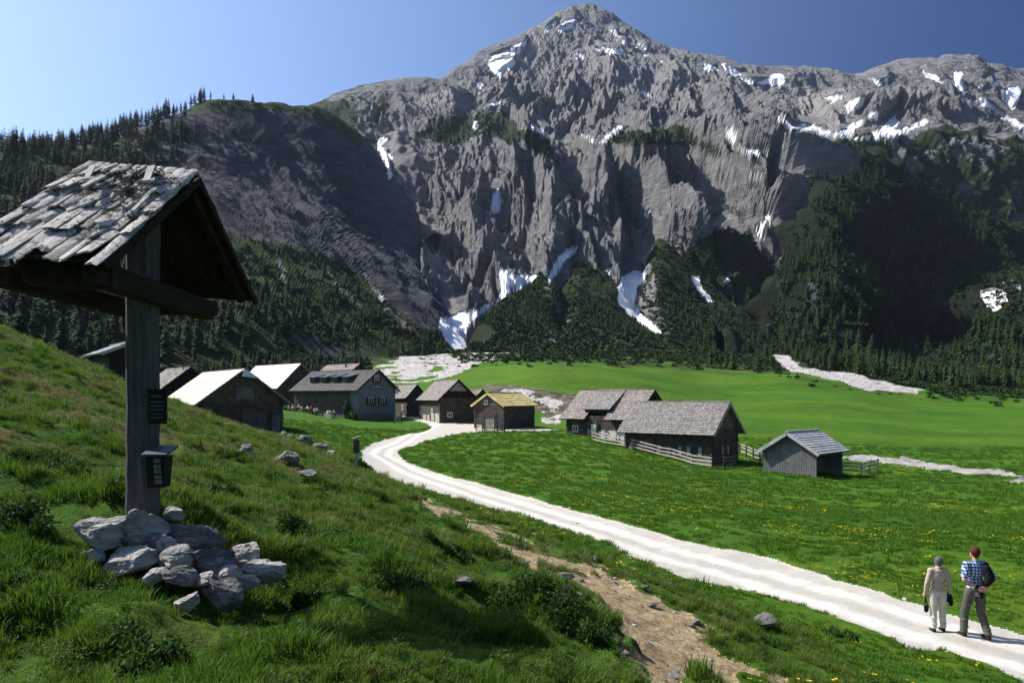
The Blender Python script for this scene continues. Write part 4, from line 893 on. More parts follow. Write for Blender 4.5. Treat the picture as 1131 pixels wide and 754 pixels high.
# ================================================================ fences, gates
def fence(pts, label, rails=(.35, .7, 1.05), step=2.4, hgt=1.2, mat='fence', pw=.13, group=None, name='rail_fence', z_off=0):
    P = [Vector((x, y, 0)) for x, y in pts]; root = empty(name, (P[0].x, P[0].y, ground_z(P[0].x, P[0].y))); tag(root, label, 'fence', group)
    o = root.location; posts = []
    for a, b in zip(P[:-1], P[1:]):
        n = max(1, round((b-a).length/step))
        for i in range(n): posts.append(a.lerp(b, i/n))
    posts.append(P[-1]); rl = MB(); top = []
    for i, p in enumerate(posts):
        z = ground_z(p.x, p.y); m = MB(); h = hgt*random.uniform(.93, 1.08); dx, dy = random.uniform(-.06, .06), random.uniform(-.06, .06)
        m.bar((p.x-o.x, p.y-o.y, z-o.z-.2), (p.x-o.x+dx, p.y-o.y+dy, z-o.z+h), pw); m.build('post', M['log_grey'], root, .01); top.append(Vector((p.x-o.x, p.y-o.y, z-o.z)))
    for i, (a, b) in enumerate(zip(top[:-1], top[1:])):
        d = (b-a).normalized(); nn = Vector((-d.y, d.x, 0)); off = nn*(.1 if nn.y < 0 else -.1)
        for r_ in rails:
            j = random.uniform(-.04, .04); rl.bar(a+off-d*.15+Vector((0, 0, r_+j)), b+off+d*.15+Vector((0, 0, r_-j)), .05, .13)
    rl.build('rails', M[mat], root); return root
def G(px, py): h = hit(px, py, 8, 300); return (h.x, h.y)
def Gy(px, Y): return ((px-CX)*Y/F, Y)
fence([Gy(656, 92), Gy(700, 85), Gy(745, 79.5), Gy(786, 74.5)], 'long silvery rail fence in front of the long chalet')
fence([Gy(786.5, 74.4), Gy(812, 77.5)], 'short dark rail fence at the gable end of the chalet', mat='log_grey')
fence([Gy(817, 90), Gy(848, 80)], 'rail fence between the chalet and the small shed', rails=(.4, .85, 1.15))
fence([Gy(926, 74), Gy(951, 74.5), Gy(969, 79)], 'low rail fence right of the small shed', rails=(.4, .8, 1.1))
fence([Gy(663, 98), Gy(690, 90)], 'low fence by the corner of the twin roofed farmhouse', rails=(.4, .8), hgt=1.0)
def gate(a, b, label, n=5, hgt=1.5, name='plank_gate'):
    A, B = Vector((*a, 0)), Vector((*b, 0)); A.z, B.z = ground_z(*a), ground_z(*b); root = empty(name, A); tag(root, label, 'gate'); B = B-A; A = Vector()
    for p in (A, B): m = MB(); m.bar(p-Vector((0, 0, .2)), p+Vector((0, 0, hgt+.2)), .16); m.build('post', M['log_grey'], root)
    m = MB(); 
    for i in range(n): z = Vector((0, 0, .2+i*(hgt-.2)/n)); m.bar(A+z, B+z+Vector((0, 0, random.uniform(-.06, .06))), .05, .17)
    m.bar(A+Vector((0, 0, .2)), B+Vector((0, 0, hgt-.2)), .06, .12); m.build('planks', M['fence'], root)
gate(Gy(526, 106), Gy(533, 104.5), 'low pale gate beside the gable of the shingled barn', 3, 1.1)
gate(Gy(535, 104.5), Gy(546.5, 103.5), 'pale plank gate left of the yellow roofed hut', 7, 1.75)
gate(Gy(549, 103.6), Gy(557.5, 104.4), 'pale plank gate against the corner of the yellow roofed hut', 8, 2.0)
gate(Gy(435, 126), Gy(443.5, 127), 'white slatted gate at the right corner of the guesthouse', 6, 1.5)
# ================================================================ wayside shrine
PX0, PX1, PY0, PY1 = -2.936, -2.742, 6.03, 6.23
gz = ground_z(-2.85, 6.15)
sh = empty('wayside_shrine', (-2.84, 6.13, gz)); tag(sh, 'tall dark wooden wayside shrine with mossy shake roof standing in a heap of stones', 'shrine')
O = Vector(sh.location)
def L_(v): return Vector(v)-O
zt = CZ+1.66
b = MB(); n = 22
for i in range(n):   # the post, hewn: slightly uneven rings
    pass
rings = []; rnd = random.Random(4)
for i in range(n+1):
    z = gz-.3+(zt-gz+.3)*i/n; j = lambda: rnd.uniform(-.004, .004); c = .022
    x0, x1, y0, y1 = PX0+j(), PX1+j(), PY0+j(), PY1+j()
    rings.append([L_(p) for p in ((x0+c, y0, z), (x1-c, y0, z), (x1, y0+c, z), (x1, y1-c, z), (x1-c, y1, z), (x0+c, y1, z), (x0, y1-c, z), (x0, y0+c, z))])
vs = [p for r_ in rings for p in r_]; fs = []
for i in range(n):
    for k in range(8): fs.append((i*8+k, i*8+(k+1) % 8, (i+1)*8+(k+1) % 8, (i+1)*8+k))
fs += [tuple(range(7, -1, -1)), tuple(n*8+k for k in range(8))]
b.add(vs, fs); b.build('post', M['post'], sh)
A_ = W(217, 197, 6.1); B_ = W(98, 188, 6.02); E1 = W(115, 288, 5.12); E1b = W(-40, 277, 5.12); E2 = W(279, 330, 7.12); E2b = E2+(B_-A_)*1.05
rfo = MB()
def bil(A, B, E, Eb, u, v, h=0):
    p = (A.lerp(B, u)).lerp(E.lerp(Eb, u), v); nn = (B-A).cross(E-A).normalized()
    if nn.z < 0: nn = -nn
    return p+nn*h
def boards_under(q, A, B, E, Eb, n=6):
    for i in range(n):
        u0, u1 = i/n+.004, (i+1)/n-.004; P = lambda u, v, h: L_(bil(A, B, E, Eb, u, v, h))
        q.hexa([P(u0, 0, -.028), P(u1, 0, -.028), P(u1, 1, -.028), P(u0, 1, -.028), P(u0, 0, -.006), P(u1, 0, -.006), P(u1, 1, -.006), P(u0, 1, -.006)])
boards_under(rfo, A_, B_, E1, E1b); boards_under(rfo, A_, B_, E2, E2b)
roof = rfo.build('roof', M['beam'], sh)
# split shakes: thin, warped, overlapping, with ragged ends
def shakes(A, B, E, Eb, rows, rnd, name, wide=.115):
    V, Fc, tone = [], [], []
    for (v0, v1, h0, nb) in rows:
        u = -.02
        while u < 1.0:
            du = rnd.uniform(.6, 1.45)/nb; u2 = min(u+du, 1.03); a0 = v0+rnd.uniform(-.03, .02); a1 = v1+rnd.uniform(-.07, .05); sk = rnd.uniform(-.025, .025); lift = rnd.uniform(.0, .026); th = rnd.uniform(.009, .015); tn = rnd.random(); tw = rnd.uniform(-.014, .014)
            nu, nv = 3, 7; o = len(V)
            for side in (0, 1):
                for iv in range(nv+1):
                    fv = iv/nv
                    for iu in range(nu+1):
                        fu = iu/nu; rag = (rnd.uniform(-.02, .012) if iv == nv else 0)
                        uu = u+.004+(u2-u-.008)*fu+sk*fv+(rnd.uniform(-.004, .004) if iu in (0, nu) else 0); vv = a0+(a1-a0)*fv+rag
                        h = h0+lift*fv**1.5+tw*(fu-.5)*2*fv+rnd.uniform(-.002, .002)+(0 if side else -th)+.006*math.sin(fu*PI)
                        V.append(L_(bil(A, B, E, Eb, uu, max(vv, -.02), h))); tone.append(tn)
            m = (nu+1)*(nv+1); id_ = lambda s_, a, c: o+s_*m+a*(nu+1)+c
            for a in range(nv):
                for c in range(nu):
                    Fc.append((id_(1, a, c), id_(1, a, c+1), id_(1, a+1, c+1), id_(1, a+1, c))); Fc.append((id_(0, a, c), id_(0, a+1, c), id_(0, a+1, c+1), id_(0, a, c+1)))
            for a in range(nv):
                for c in (0, nu): Fc.append((id_(0, a, c), id_(1, a, c), id_(1, a+1, c), id_(0, a+1, c)))
            for c in range(nu):
                for a in (0, nv): Fc.append((id_(0, a, c), id_(0, a, c+1), id_(1, a, c+1), id_(1, a, c)))
            u = u2
    me = bpy.data.meshes.new(name); me.from_pydata([tuple(v) for v in V], [], Fc); me.update()
    bm = bmesh.new(); bm.from_mesh(me); bmesh.ops.recalc_face_normals(bm, faces=bm.faces); bm.to_mesh(me); bm.free()
    at = me.attributes.new('tone', 'FLOAT', 'POINT'); at.data.foreach_set('value', tone)
    return link(name, me, M['shake'], roof)
rnd = random.Random(11)
shakes(A_, B_, E1, E1b, [(.62, 1.03, .014, 10), (.42, .76, .026, 10), (.24, .54, .038, 11), (.10, .34, .050, 11), (-.02, .18, .060, 11)], rnd, 'shakes')
shakes(A_, B_, E2, E2b, [(.6, 1.02, .016, 6), (.3, .68, .034, 6), (-.02, .38, .05, 6)], rnd, 'shakes')
# a few loose pieces lying across
q = MB()
for (u, v, lu, lv, r_) in ((.27, .18, .06, .22, .5), (.62, .33, .05, .16, -.35), (.06, .50, .035, .28, .12), (.46, .60, .05, .2, -.6), (.75, .22, .05, .2, .5)):
    c0 = bil(A_, B_, E1, E1b, u, v, .12); du = (B_-A_); dv = (E1-A_); aa = (du*lu*math.cos(r_)+dv*lu*.8*math.sin(r_))*.5; bb = (dv*lv*math.cos(r_)-du*lv*math.sin(r_))*.5; nn = Vector((0, 0, .008))
    q.hexa([L_(c0-aa-bb-nn), L_(c0+aa-bb-nn), L_(c0+aa*.8+bb-nn), L_(c0-aa*.9+bb-nn), L_(c0-aa-bb+nn), L_(c0+aa-bb+nn), L_(c0+aa*.8+bb+nn), L_(c0-aa*.9+bb+nn)])
me = q.mesh('loose_shakes'); at = me.attributes.new('tone', 'FLOAT', 'POINT'); at.data.foreach_set('value', [.2]*len(me.vertices)); link('loose_shakes', me, M['shake'], roof)
# moss cushions
q = MB(); rnd = random.Random(8)
def clump(q, p, r, rnd, n=9):
    for _ in range(n):
        c = p+Vector((rnd.uniform(-r, r), rnd.uniform(-r, r), rnd.uniform(-r*.2, r*.4))); s = r*rnd.uniform(.2, .5)
        ps = [c+Vector((s*math.cos(a)*rnd.uniform(.7, 1.2), s*math.sin(a)*rnd.uniform(.7, 1.2), rnd.uniform(-.2, .1)*s)) for a in [k*PI/3 for k in range(6)]]+[c+Vector((0, 0, s*.7)), c-Vector((0, 0, s*.5))]
        q.add(ps, [(i, (i+1) % 6, 6) for i in range(6)]+[((i+1) % 6, i, 7) for i in range(6)])
for (u, v, r_, k) in ((.30, .10, .07, 12), (.36, .20, .075, 12), (.22, .13, .06, 10), (.45, .14, .06, 8), (.52, .08, .05, 6), (.18, .28, .05, 8), (.22, .37, .06, 9), (.32, .33, .055, 8), (.52, .30, .05, 7), (.44, .42, .045, 6), (.60, .42, .04, 6), (.10, .30, .03, 5), (.66, .20, .05, 7), (.78, .27, .04, 5), (.92, .38, .035, 6), (.98, .52, .03, 5), (.55, .18, .06, 9), (.66, .12, .05, 8), (.40, .30, .06, 9), (.12, .18, .045, 7), (.30, .44, .05, 7), (.72, .44, .03, 5), (.60, .56, .03, 4), (.42, .78, .03, 4), (.12, .66, .035, 5), (.34, .70, .03, 4), (.22, .8, .035, 5), (.5, .66, .03, 4), (.15, .48, .035, 4), (.27, .55, .04, 5)):
    for _ in range(k): clump(q, L_(bil(A_, B_, E1, E1b, u+rnd.uniform(-.08, .08), v+rnd.uniform(-.06, .06), .085)), r_*.34, rnd, 5)
q.build('moss', M['moss'], roof, smooth=False)
# frame of the roof
q = MB()
q.bar(L_(W(100, 300, 5.2)), L_(W(229, 343, 6.9)), .13, .16); q.build('tie_beam', M['beam'], sh, .008)
q = MB(); q.bar(L_(W(30, 298, 5.3)), L_(W(128, 304, 5.36)), .12, .20); q.build('eave_beam', M['beam'], sh, .008)
q = MB(); q.bar(L_(W(236, 340, 6.96)+Vector((-.9, 0, 0))), L_(W(236, 340, 6.96)+Vector((.02, 0, 0))), .1, .12); q.build('eave_beam', M['beam'], sh, .008)
q = MB(); q.bar(L_(W(100, 300, 5.2)+Vector((-.62, .05, -.02))), L_(W(236, 343, 7.06)+Vector((-.62, .05, -.02))), .11, .14); q.build('tie_beam', M['beam'], sh, .008)
q = MB(); q.bar(L_(A_+Vector((-.03, 0, -.07))), L_(B_+Vector((.02, 0, -.07))), .09, .10); q.build('ridge_beam', M['beam'], sh, .008)
for off in (Vector((-.06, 0, 0)), Vector((-.62, 0, 0))):
    for E in (E1, E2): q = MB(); q.bar(L_(A_.lerp(E, .04)+off-Vector((0, 0, .07))), L_(A_.lerp(E, .93)+off-Vector((0, 0, .07))), .06, .08); q.build('rafter', M['beam'], sh)
# front and rear verge boards
for E, nm in ((E1, 0), (E2, 1)):
    q = MB(); q.bar(L_(A_.lerp(E, -.01)+Vector((.02, 0, -.02))), L_(A_.lerp(E, 1.02)+Vector((.02, 0, -.02))), .025, .05); q.build('verge_board', M['beam'], roof)
# plaque with pale lettering, on the right face
pz0, pz1 = W(176, 468, 6.0).z, W(176, 432, 6.0).z
q = MB(); q.box(-2.735-O.x, -2.600-O.x, 5.985-O.y, 6.015-O.y, pz0-O.z, pz1-O.z); pq = q.build('plaque', M['black_wood'], sh, .004)
q = MB(); q.box(-2.742-O.x, -2.593-O.x, 5.975-O.y, 6.06-O.y, pz1+.001-O.z, pz1+.016-O.z); q.build('plaque_roof', M['black_wood'], pq)
q = MB(); rnd = random.Random(3)
for k, (zz, s_, e_) in enumerate(((.205, .03, .105), (.165, .02, .115), (.135, .02, .115), (.108, .02, .11), (.075, .035, .095), (.05, .025, .105))):
    x = -2.735+s_
    while x < -2.735+e_: w_ = rnd.uniform(.004, .009); q.box(x-O.x, x+w_-O.x, 5.979-O.y, 5.984-O.y, pz0+zz-.006-O.z, pz0+zz+(.010 if k == 0 else .006)-O.z); x += w_+rnd.uniform(.003, .006)
q.build('lettering', NT('faded_lettering', .8, .2).done((.10, .11, .115)), pq)
# offering box
bz0, bz1 = W(188, 538, 6.0).z, W(188, 503, 6.0).z
q = MB(); x0, x1, y0, y1 = -2.735-O.x, -2.59-O.x, 5.94-O.y, 6.09-O.y; z0, z1 = bz0-O.z, bz1-O.z
q.hexa([(x0, y0+.03, z0), (x1-.02, y0+.03, z0), (x1-.02, y1, z0), (x0, y1, z0), (x0, y0, z1), (x1, y0, z1), (x1, y1, z1), (x0, y1, z1)]); bx = q.build('offering_box', M['black_wood'], sh, .004)
q = MB(); q.hexa([(x0-.01, y0-.05, z1+.002), (x1+.035, y0-.05, z1+.002), (x1+.035, y1+.02, z1+.055), (x0-.01, y1+.02, z1+.055), (x0-.01, y0-.05, z1+.020), (x1+.035, y0-.05, z1+.020), (x1+.035, y1+.02, z1+.073), (x0-.01, y1+.02, z1+.073)]); q.build('box_lid', NT('slate_lid', .6, .4).done((.055, .06, .085)), bx, .003)
q = MB()
for k in range(5): zz = z0+.03+k*.04; q.box(x0+.065, x1-.03, y0-.001+.006*(4-k)-.01, y0+.006*(4-k)-.004+.004, zz, zz+(.026 if k % 2 else .034))
q.build('box_slats', M['plank_grey'], bx)
# ================================================================ boulders
_rid = [0]
def rock(loc, sx, sy, sz, rz=0, name='boulder', label='', group=None, seed=0, mat=None, sub=4, sink=.25):
    bm = bmesh.new(); bmesh.ops.create_icosphere(bm, subdivisions=sub, radius=1)
    rn = random.Random(seed+5)
    planes = [(Vector((rn.gauss(0, 1), rn.gauss(0, 1), rn.gauss(0, .8))).normalized(), rn.uniform(.42, .80)) for _ in range(15)]
    co = np.array([v.co for v in bm.verts])
    for n_, dd in planes:
        n_ = np.array(n_); k = co @ n_; ex = np.maximum(k-dd, 0); co -= ex[:, None]*n_*.98
    co[:, 0] *= sx; co[:, 1] *= sy; co[:, 2] *= sz; s = max(sx, sz)
    q = co/s; nn = (fbm(q[:, 0]*1.6+seed, q[:, 1]*1.6, q[:, 2]*1.6, o=6, seed=seed+3, g=.6)-.5)*.30+(fbm(q[:, 0]*2+seed, q[:, 1]*2, q[:, 2]*7, o=4, seed=seed+9, ridge=True)-.5)*.13
    dirn = co/np.linalg.norm(co, axis=1)[:, None]; co = co+dirn*(nn*s)[:, None]
    for v, c in zip(bm.verts, co): v.co = c
    me = bpy.data.meshes.new(name); bm.to_mesh(me); bm.free()
    o = link(name, me, mat or M['boulder']); o.location = Vector(loc)+Vector((0, 0, sz*(1-sink)*.6)); o.rotation_euler = (rn.uniform(-.2, .2), rn.uniform(-.2, .2), rz)
    me.polygons.foreach_set('use_smooth', [False]*len(me.polygons))
    if label: tag(o, label, 'boulder' if s > .12 else 'stone', group)
    return o
def boulder_dark():
    t = NT('dark_boulder', .9, .2); ob = t.coord('Object')
    c = t.ramp(t.noise(1.6, 8, .75, t.coord('Object', (2, 2, 6), (.5, .4, 0)), .8), [(.3, (.04, .04, .042)), (.5, (.17, .168, .165)), (.66, (.46, .45, .43))]); return t.done(c, t.noise(4, 8, .8, ob), .08, 1)
M['boulder_dark'] = boulder_dark()
def boulder_mid():
    t = NT('weathered_boulder', .9, .2); ob = t.coord('Object')
    c = t.ramp(t.noise(1.6, 8, .75, t.coord('Object', (2, 2, 6), (.5, .4, 0)), .8), [(.3, (.06, .058, .055)), (.52, (.22, .21, .195)), (.72, (.44, .42, .39))]); return t.done(t.mix(t.ramp(t.noise(2.6, 7, .8, ob), [(.52, 0), (.6, .8)]), c, (.05, .065, .03)), t.noise(4, 8, .8, ob), .08, 1)
M['boulder_mid'] = boulder_mid()
def prock(px, py, wp, hp, Y, label, seed, mat='boulder', grp=None, deep=.8, rz=0, z=None):
    hh = hit(px, py+hp*.36, 3.5, 60); Y = min(Y, hh.y-.05)
    p = W(px, py, Y); sx = wp/2*Y/F; sz = hp/2*Y/F
    o = rock((0, 0, 0), sx, sx*deep, sz, rz, 'boulder', label, grp, seed, M[mat], 5); o.location = p if z is None else Vector((p.x, p.y, z)); return o
gs = 'stones heaped round the foot of the shrine'
for i, (px, py, wp, hp, Y, lab, mt) in enumerate((
  (114, 592, 58, 40, 6.10, 'broad pale slab of rock at the left foot of the shrine post', 'boulder'),
  (161, 584, 62, 42, 5.95, 'brownish rounded rock directly in front of the shrine post', 'boulder'),
  (213, 595, 64, 46, 6.05, 'dark grey jagged rock right of the shrine post', 'boulder_dark'),
  (139, 618, 58, 32, 5.72, 'low whitish rock in front of the left slab at the shrine', 'boulder'),
  (196, 621, 38, 32, 5.75, 'pale tan stone in the middle of the shrine stone heap', 'boulder'),
  (236, 617, 50, 30, 5.85, 'dark stone with light speckles on the right of the stone heap', 'boulder_dark'),
  (203, 637, 42, 26, 5.55, 'small dark stone low in the front of the shrine stone heap', 'boulder_dark'),
  (272, 615, 38, 24, 6.10, 'white sunlit stone near the right end of the stone heap', 'boulder'),
  (286, 630, 48, 28, 5.95, 'tan flat stone at the far right end of the stone heap', 'boulder'),
  (247, 651, 48, 34, 5.50, 'dark lichened stone low on the right of the stone heap', 'boulder_dark'),
  (210, 663, 26, 20, 5.30, 'small brown stone in the grass below the stone heap', 'boulder'),
  (188, 568, 22, 22, 6.35, 'small bluish stone standing behind the shrine post', 'boulder'),
  (170, 606, 34, 28, 5.85, 'small stone wedged between the rocks under the post', 'boulder_dark'),
  (306, 628, 24, 18, 6.15, 'small brown stone beyond the end of the stone heap', 'boulder'),
  (255, 632, 34, 26, 5.75, 'middling grey stone tucked under the speckled dark stone', 'boulder'),
  (102, 612, 26, 18, 5.8, 'small pale stone below the broad left slab', 'boulder'), (172, 634, 26, 18, 5.5, 'small light stone under the low whitish rock', 'boulder'), (228, 640, 22, 16, 5.5, 'tiny pale stone between the two dark lichened stones', 'boulder'),
  (270, 640, 26, 18, 5.7, 'small tan stone below the flat tan stone', 'boulder'), (182, 602, 26, 20, 5.85, 'light wedge of rock left of the jagged dark rock', 'boulder'))):
    prock(px, py, wp*1.26, hp*1.22, Y, lab, 40+i*3, mt, gs)
def grock(px, py, wp, hp, label, seed, mat='boulder', y0=4, grp=None):
    h = hit(px, py, y0, 200); Y = h.y; sx = wp/2*Y/F; sz = hp/2*Y/F
    o = rock((h.x, h.y, h.z+sz*.15+.02), sx, sx*.8, sz*1.15, seed*.7, 'boulder', label, grp, seed, M['boulder_mid'] if mat == 'boulder' else M[mat], 4 if wp < 20 else 5, .35); return o
gh = 'rocks lying on the left hillside'
for a in ((283, 471, 38, 20, 'big grey boulder with sunlit top against the log barn wall', 101, 'boulder'), (318, 512, 40, 16, 'flat speckled grey rock in the grass below the log barn', 102, 'boulder'),
          (272, 503, 32, 13, 'low dark rock in the grass left of the flat speckled rock', 103, 'boulder_dark'), (337, 491, 20, 13, 'rounded brown boulder right of the barn corner', 104, 'boulder'),
          (352, 497, 26, 11, 'low brown boulder beside the rounded brown boulder', 105, 'boulder'), (366, 502, 20, 6, 'low white stone right of the brown boulders', 106, 'boulder'),
          (313, 482, 10, 8, 'small white stone at the foot of the barn corner', 107, 'boulder'), (322, 485, 12, 8, 'small grey stone between barn corner and brown boulders', 108, 'boulder'),
          (340, 527, 34, 10, 'dark sunken rock below the flat speckled rock', 109, 'boulder_dark')): grock(*a, y0=20, grp=gh)
gp = 'rocks beside the footpath'
for a in ((510, 646, 34, 9, 'low grey rock in the grass left of the footpath', 111, 'boulder'), (574, 627, 24, 6, 'flat white rock by the footpath', 112, 'boulder'), (620, 639, 40, 8, 'broad flat white rock by the footpath bend', 113, 'boulder'),
          (655, 620, 22, 6, 'small flat rock above the footpath bend', 114, 'boulder'), (843, 692, 34, 16, 'rounded tan rock in the grass between footpath and road', 115, 'boulder'), (690, 727, 16, 7, 'small pale stone lying on the footpath', 116, 'boulder'),
          (712, 652, 12, 5, 'tiny grey stone at the edge of the footpath', 117, 'boulder'), (722, 672, 16, 6, 'small grey stone on the trodden earth', 118, 'boulder_dark'), (770, 690, 14, 6, 'small dark stone right of the trodden earth', 119, 'boulder_dark'), (640, 660, 14, 5, 'tiny pale stone left of the trodden earth', 120, 'boulder'), (555, 541, 0, 0, '', 0, '')):
    if a[2]: grock(*a, y0=3.5, grp=gp)
# ================================================================ signpost and stakes
h = hit(393, 522, 25, 60); Yp = h.y
r_ = empty('signpost', h); tag(r_, 'short wooden signpost standing at the edge of the road bend', 'signpost')
q = MB(); q.bar((0, 0, -.3), (.04, 0, 42*Yp/F-.1), .13*Yp/40, .11*Yp/40); q.build('post', M['fence'], r_, .01)
q = MB(); q.box(-.08, .18, -.12, -.07, 22*Yp/F, 36*Yp/F); q.build('board', M['log_grey'], r_)
q = MB(); q.slab((-.16, -.18, 41*Yp/F-.12), (.22, -.18, 41*Yp/F-.02), (.22, .14, 41*Yp/F), (-.16, .14, 41*Yp/F-.1), .04); q.build('cap', M['fence'], r_)
for px, py in ((352, 487), (368, 487), (383, 487), (397, 484), (409.5, 483), (418.5, 482), (429, 482), (438, 481), (446, 479), (455, 474), (464, 470), (473, 473.5), (448, 463), (456, 465)):
    h = hit(px, py, 40, 200); q = MB(); hh = random.uniform(5, 7)*h.y/F; q.tube((0, 0, -.1), (random.uniform(-.04, .04), 0, hh), .035, .03, 6)
    o = q.build('fence_stake', M['log_dark']); o.location = h; tag(o, 'thin dark stake of the wire fence along the meadow edge by the road bend', 'stake', 'stakes of the wire fence by the road bend')
# ================================================================ people
def blob(parts, voxel, smooth=2):
    """one continuous skin over tapered limbs and ellipsoids"""
    bm = bmesh.new()
    for p in parts:
        if p[0] == 't':
            _, a, b, ra, rb = p; a, b = Vector(a), Vector(b); d = b-a; L = max(d.length, 1e-4)
            q = d.to_track_quat('Z', 'Y').to_matrix().to_4x4()
            bmesh.ops.create_cone(bm, cap_ends=True, segments=16, radius1=ra, radius2=rb, depth=L, matrix=Matrix.Translation((a+b)/2) @ q)
            for c, r in ((a, ra), (b, rb)): bmesh.ops.create_icosphere(bm, subdivisions=2, radius=r*1.01, matrix=Matrix.Translation(c))
        else:
            _, c, r = p[:3]; m = Matrix.Translation(c) @ (p[3].to_matrix().to_4x4() if len(p) > 3 else Matrix()) @ Matrix.Diagonal((*r, 1))
            bmesh.ops.create_icosphere(bm, subdivisions=3, radius=1, matrix=m)
    me = bpy.data.meshes.new('tmp'); bm.to_mesh(me); bm.free()
    o = bpy.data.objects.new('tmp', me); COL.objects.link(o)
    m = o.modifiers.new('r', 'REMESH'); m.mode = 'VOXEL'; m.voxel_size = voxel; m.use_smooth_shade = True
    if smooth: s = o.modifiers.new('s', 'SMOOTH'); s.factor = .5; s.iterations = smooth
    dg = bpy.context.evaluated_depsgraph_get(); r = bpy.data.meshes.new_from_object(o.evaluated_get(dg)); bpy.data.objects.remove(o); bpy.data.meshes.remove(me)
    for pl in r.polygons: pl.use_smooth = True
    return r
from mathutils import Euler
def cloth(name, c, n=.25, rough=.9, sc=9):
    t = NT(name, rough, .1); ob = t.coord('Object'); k = t.noise(sc, 5, .6, ob)
    return t.done(t.mix(t.ramp(k, [(.35, n), (.6, 0)]), c, tuple(x*.5 for x in c)), t.noise(sc*1.4, 4, .6, ob), .012, .9)
SKIN = cloth('skin', (.52, .27, .19), .1, .6)
def fingers(parts, wrist, palm, curl, side, s=1.0):
    """five fingers: palm direction, curl direction"""
    w_, d, c, sd = Vector(wrist), Vector(palm).normalized(), Vector(curl).normalized(), Vector(side).normalized()
    parts += [('t', w_, w_+d*.05*s, .026*s, .036*s), ('e', w_+d*.06*s, (.038*s, .030*s, .040*s))]
    for i, ln in enumerate((.072, .082, .077, .060)):
        b = w_+d*.085*s+sd*(i-1.5)*.021*s; k = b+d*ln*.5*s+c*.012*s; t_ = k+d*ln*.32*s+c*.032*s
        parts += [('t', b, k, .0095*s, .0088*s), ('t', k, t_, .0088*s, .0075*s)]
    b = w_+d*.035*s-sd*.034*s; k = b+d*.034*s-sd*.022*s+c*.012*s; t_ = k+d*.028*s+c*.016*s
    parts += [('t', b, k, .012*s, .010*s), ('t', k, t_, .010*s, .008*s)]
def figure(label, loc, rz, H, J, cols, voxel, hair='short', female=False, sleeves='short', extras=None, group=None):
    """J: joints for a 1.78 m person; facing +Y"""
    root = empty('person', loc, rz); root.scale = (H/1.78,)*3; tag(root, label, 'person', group)
    f = 1.0; sw = .185 if not female else .165
    jn = dict(pel=(0, 0, .95), wai=(0, .01, 1.10), che=(0, .0, 1.32), nec=(0, -.01, 1.50), hea=(0, .015, 1.655),
              hl=(-.10, 0, .92), hr=(.10, 0, .92), kl=(-.12, .03, .50), kr=(.12, .03, .50), al=(-.13, 0, .09), ar=(.13, 0, .09),
              sl=(-sw, 0, 1.43), sr=(sw, 0, 1.43), el=(-sw-.08, -.03, 1.14), er=(sw+.08, -.03, 1.14), wl=(-sw-.09, .02, .88), wr=(sw+.09, .02, .88))
    jn.update(J or {}); j = {k: Vector(v) for k, v in jn.items()}
    g = 1.05 if not female else 1.0
    tor = [('e', j['che'], (.165*g, .112*g, .17)), ('e', j['che']+Vector((0, -.005, .09)), (.175 if not female else .15, .095, .08)), ('e', j['wai'], (.142*g, .105*g, .13)), ('e', j['pel'], (.165, .115, .12)), ('t', j['sl'], j['sr'], .065, .065), ('t', j['nec']-Vector((0, 0, .08)), j['nec']+Vector((0, .01, .07)), .060, .053)]
    def limb(a, b, c, r): return [('t', j[a], j[b], r[0], r[1]), ('t', j[b], j[c], r[1]*1.03, r[2])]
    arms = limb('sl', 'el', 'wl', (.055, .042, .027))+limb('sr', 'er', 'wr', (.055, .042, .027))
    legs = limb('hl', 'kl', 'al', (.088, .058, .038))+limb('hr', 'kr', 'ar', (.088, .058, .038))
    hd = j['hea']; head = [('e', hd+Vector((0, -.01, .02)), (.082, .10, .104)), ('e', hd+Vector((0, .025, -.045)), (.060, .068, .066)), ('t', hd+Vector((0, .085, .0)), hd+Vector((0, .108, -.028)), .010, .014)]
    head += [('e', hd+Vector((s*.078, -.005, -.005)), (.012, .02, .030)) for s in (-1, 1)]+[('e', hd+Vector((0, .085, -.062)), (.024, .012, .008))]
    feet = [('t', j[k]+Vector((0, -.03, -.055)), j[k]+Vector((0, .15, -.068)), .030, .024) for k in ('al', 'ar')]
    hands = []
    D = (J or {}).get
    for k, s in (('wl', -1), ('wr', 1)):
        e = j['el' if s < 0 else 'er']; d = (j[k]-e).normalized()
        pd_ = extras.get(k+'_dir', d) if extras else d; cu = extras.get(k+'_curl', Vector((-s*.6, .6, 0))) if extras else Vector((-s*.5, .5, 0)); sdv = Vector(pd_).cross(Vector(cu))
        fingers(hands, j[k], pd_, cu, sdv)
    body = blob(tor+arms+legs+head+feet+hands, voxel, 1); bo = link('body', body, SKIN, root)
    def inflate(ps, k):
        return [('t', p[1], p[2], p[3]+k, p[4]+k) if p[0] == 't' else ('e', p[1], tuple(x+k for x in p[2])) for p in ps]
    top = inflate([t_ for t_ in tor[:5]], .014)
    lw = lambda a, b, t_: j[a].lerp(j[b], t_)
    for s, (a, b, c) in ((-1, ('sl', 'el', 'wl')), (1, ('sr', 'er', 'wr'))):
        if sleeves == 'short': top += [('t', j[a], lw(a, b, .78), .074, .066)]
        else: top += [('t', j[a], j[b], .070, .056), ('t', j[b], lw(b, c, .97), .056, .040)]
    top += [('t', j['nec']-Vector((0, 0, .06)), j['nec']+Vector((0, -.008, -.012)), .075, .066)]
    if sleeves == 'long': top += [('e', j['pel']+Vector((0, 0, .03)), (.178, .132, .13))]
    link('shirt' if sleeves == 'short' else 'sweater', blob(top, voxel, 2), cols['top'], root)
    tr = [('e', j['pel'], (.180, .130, .125))]
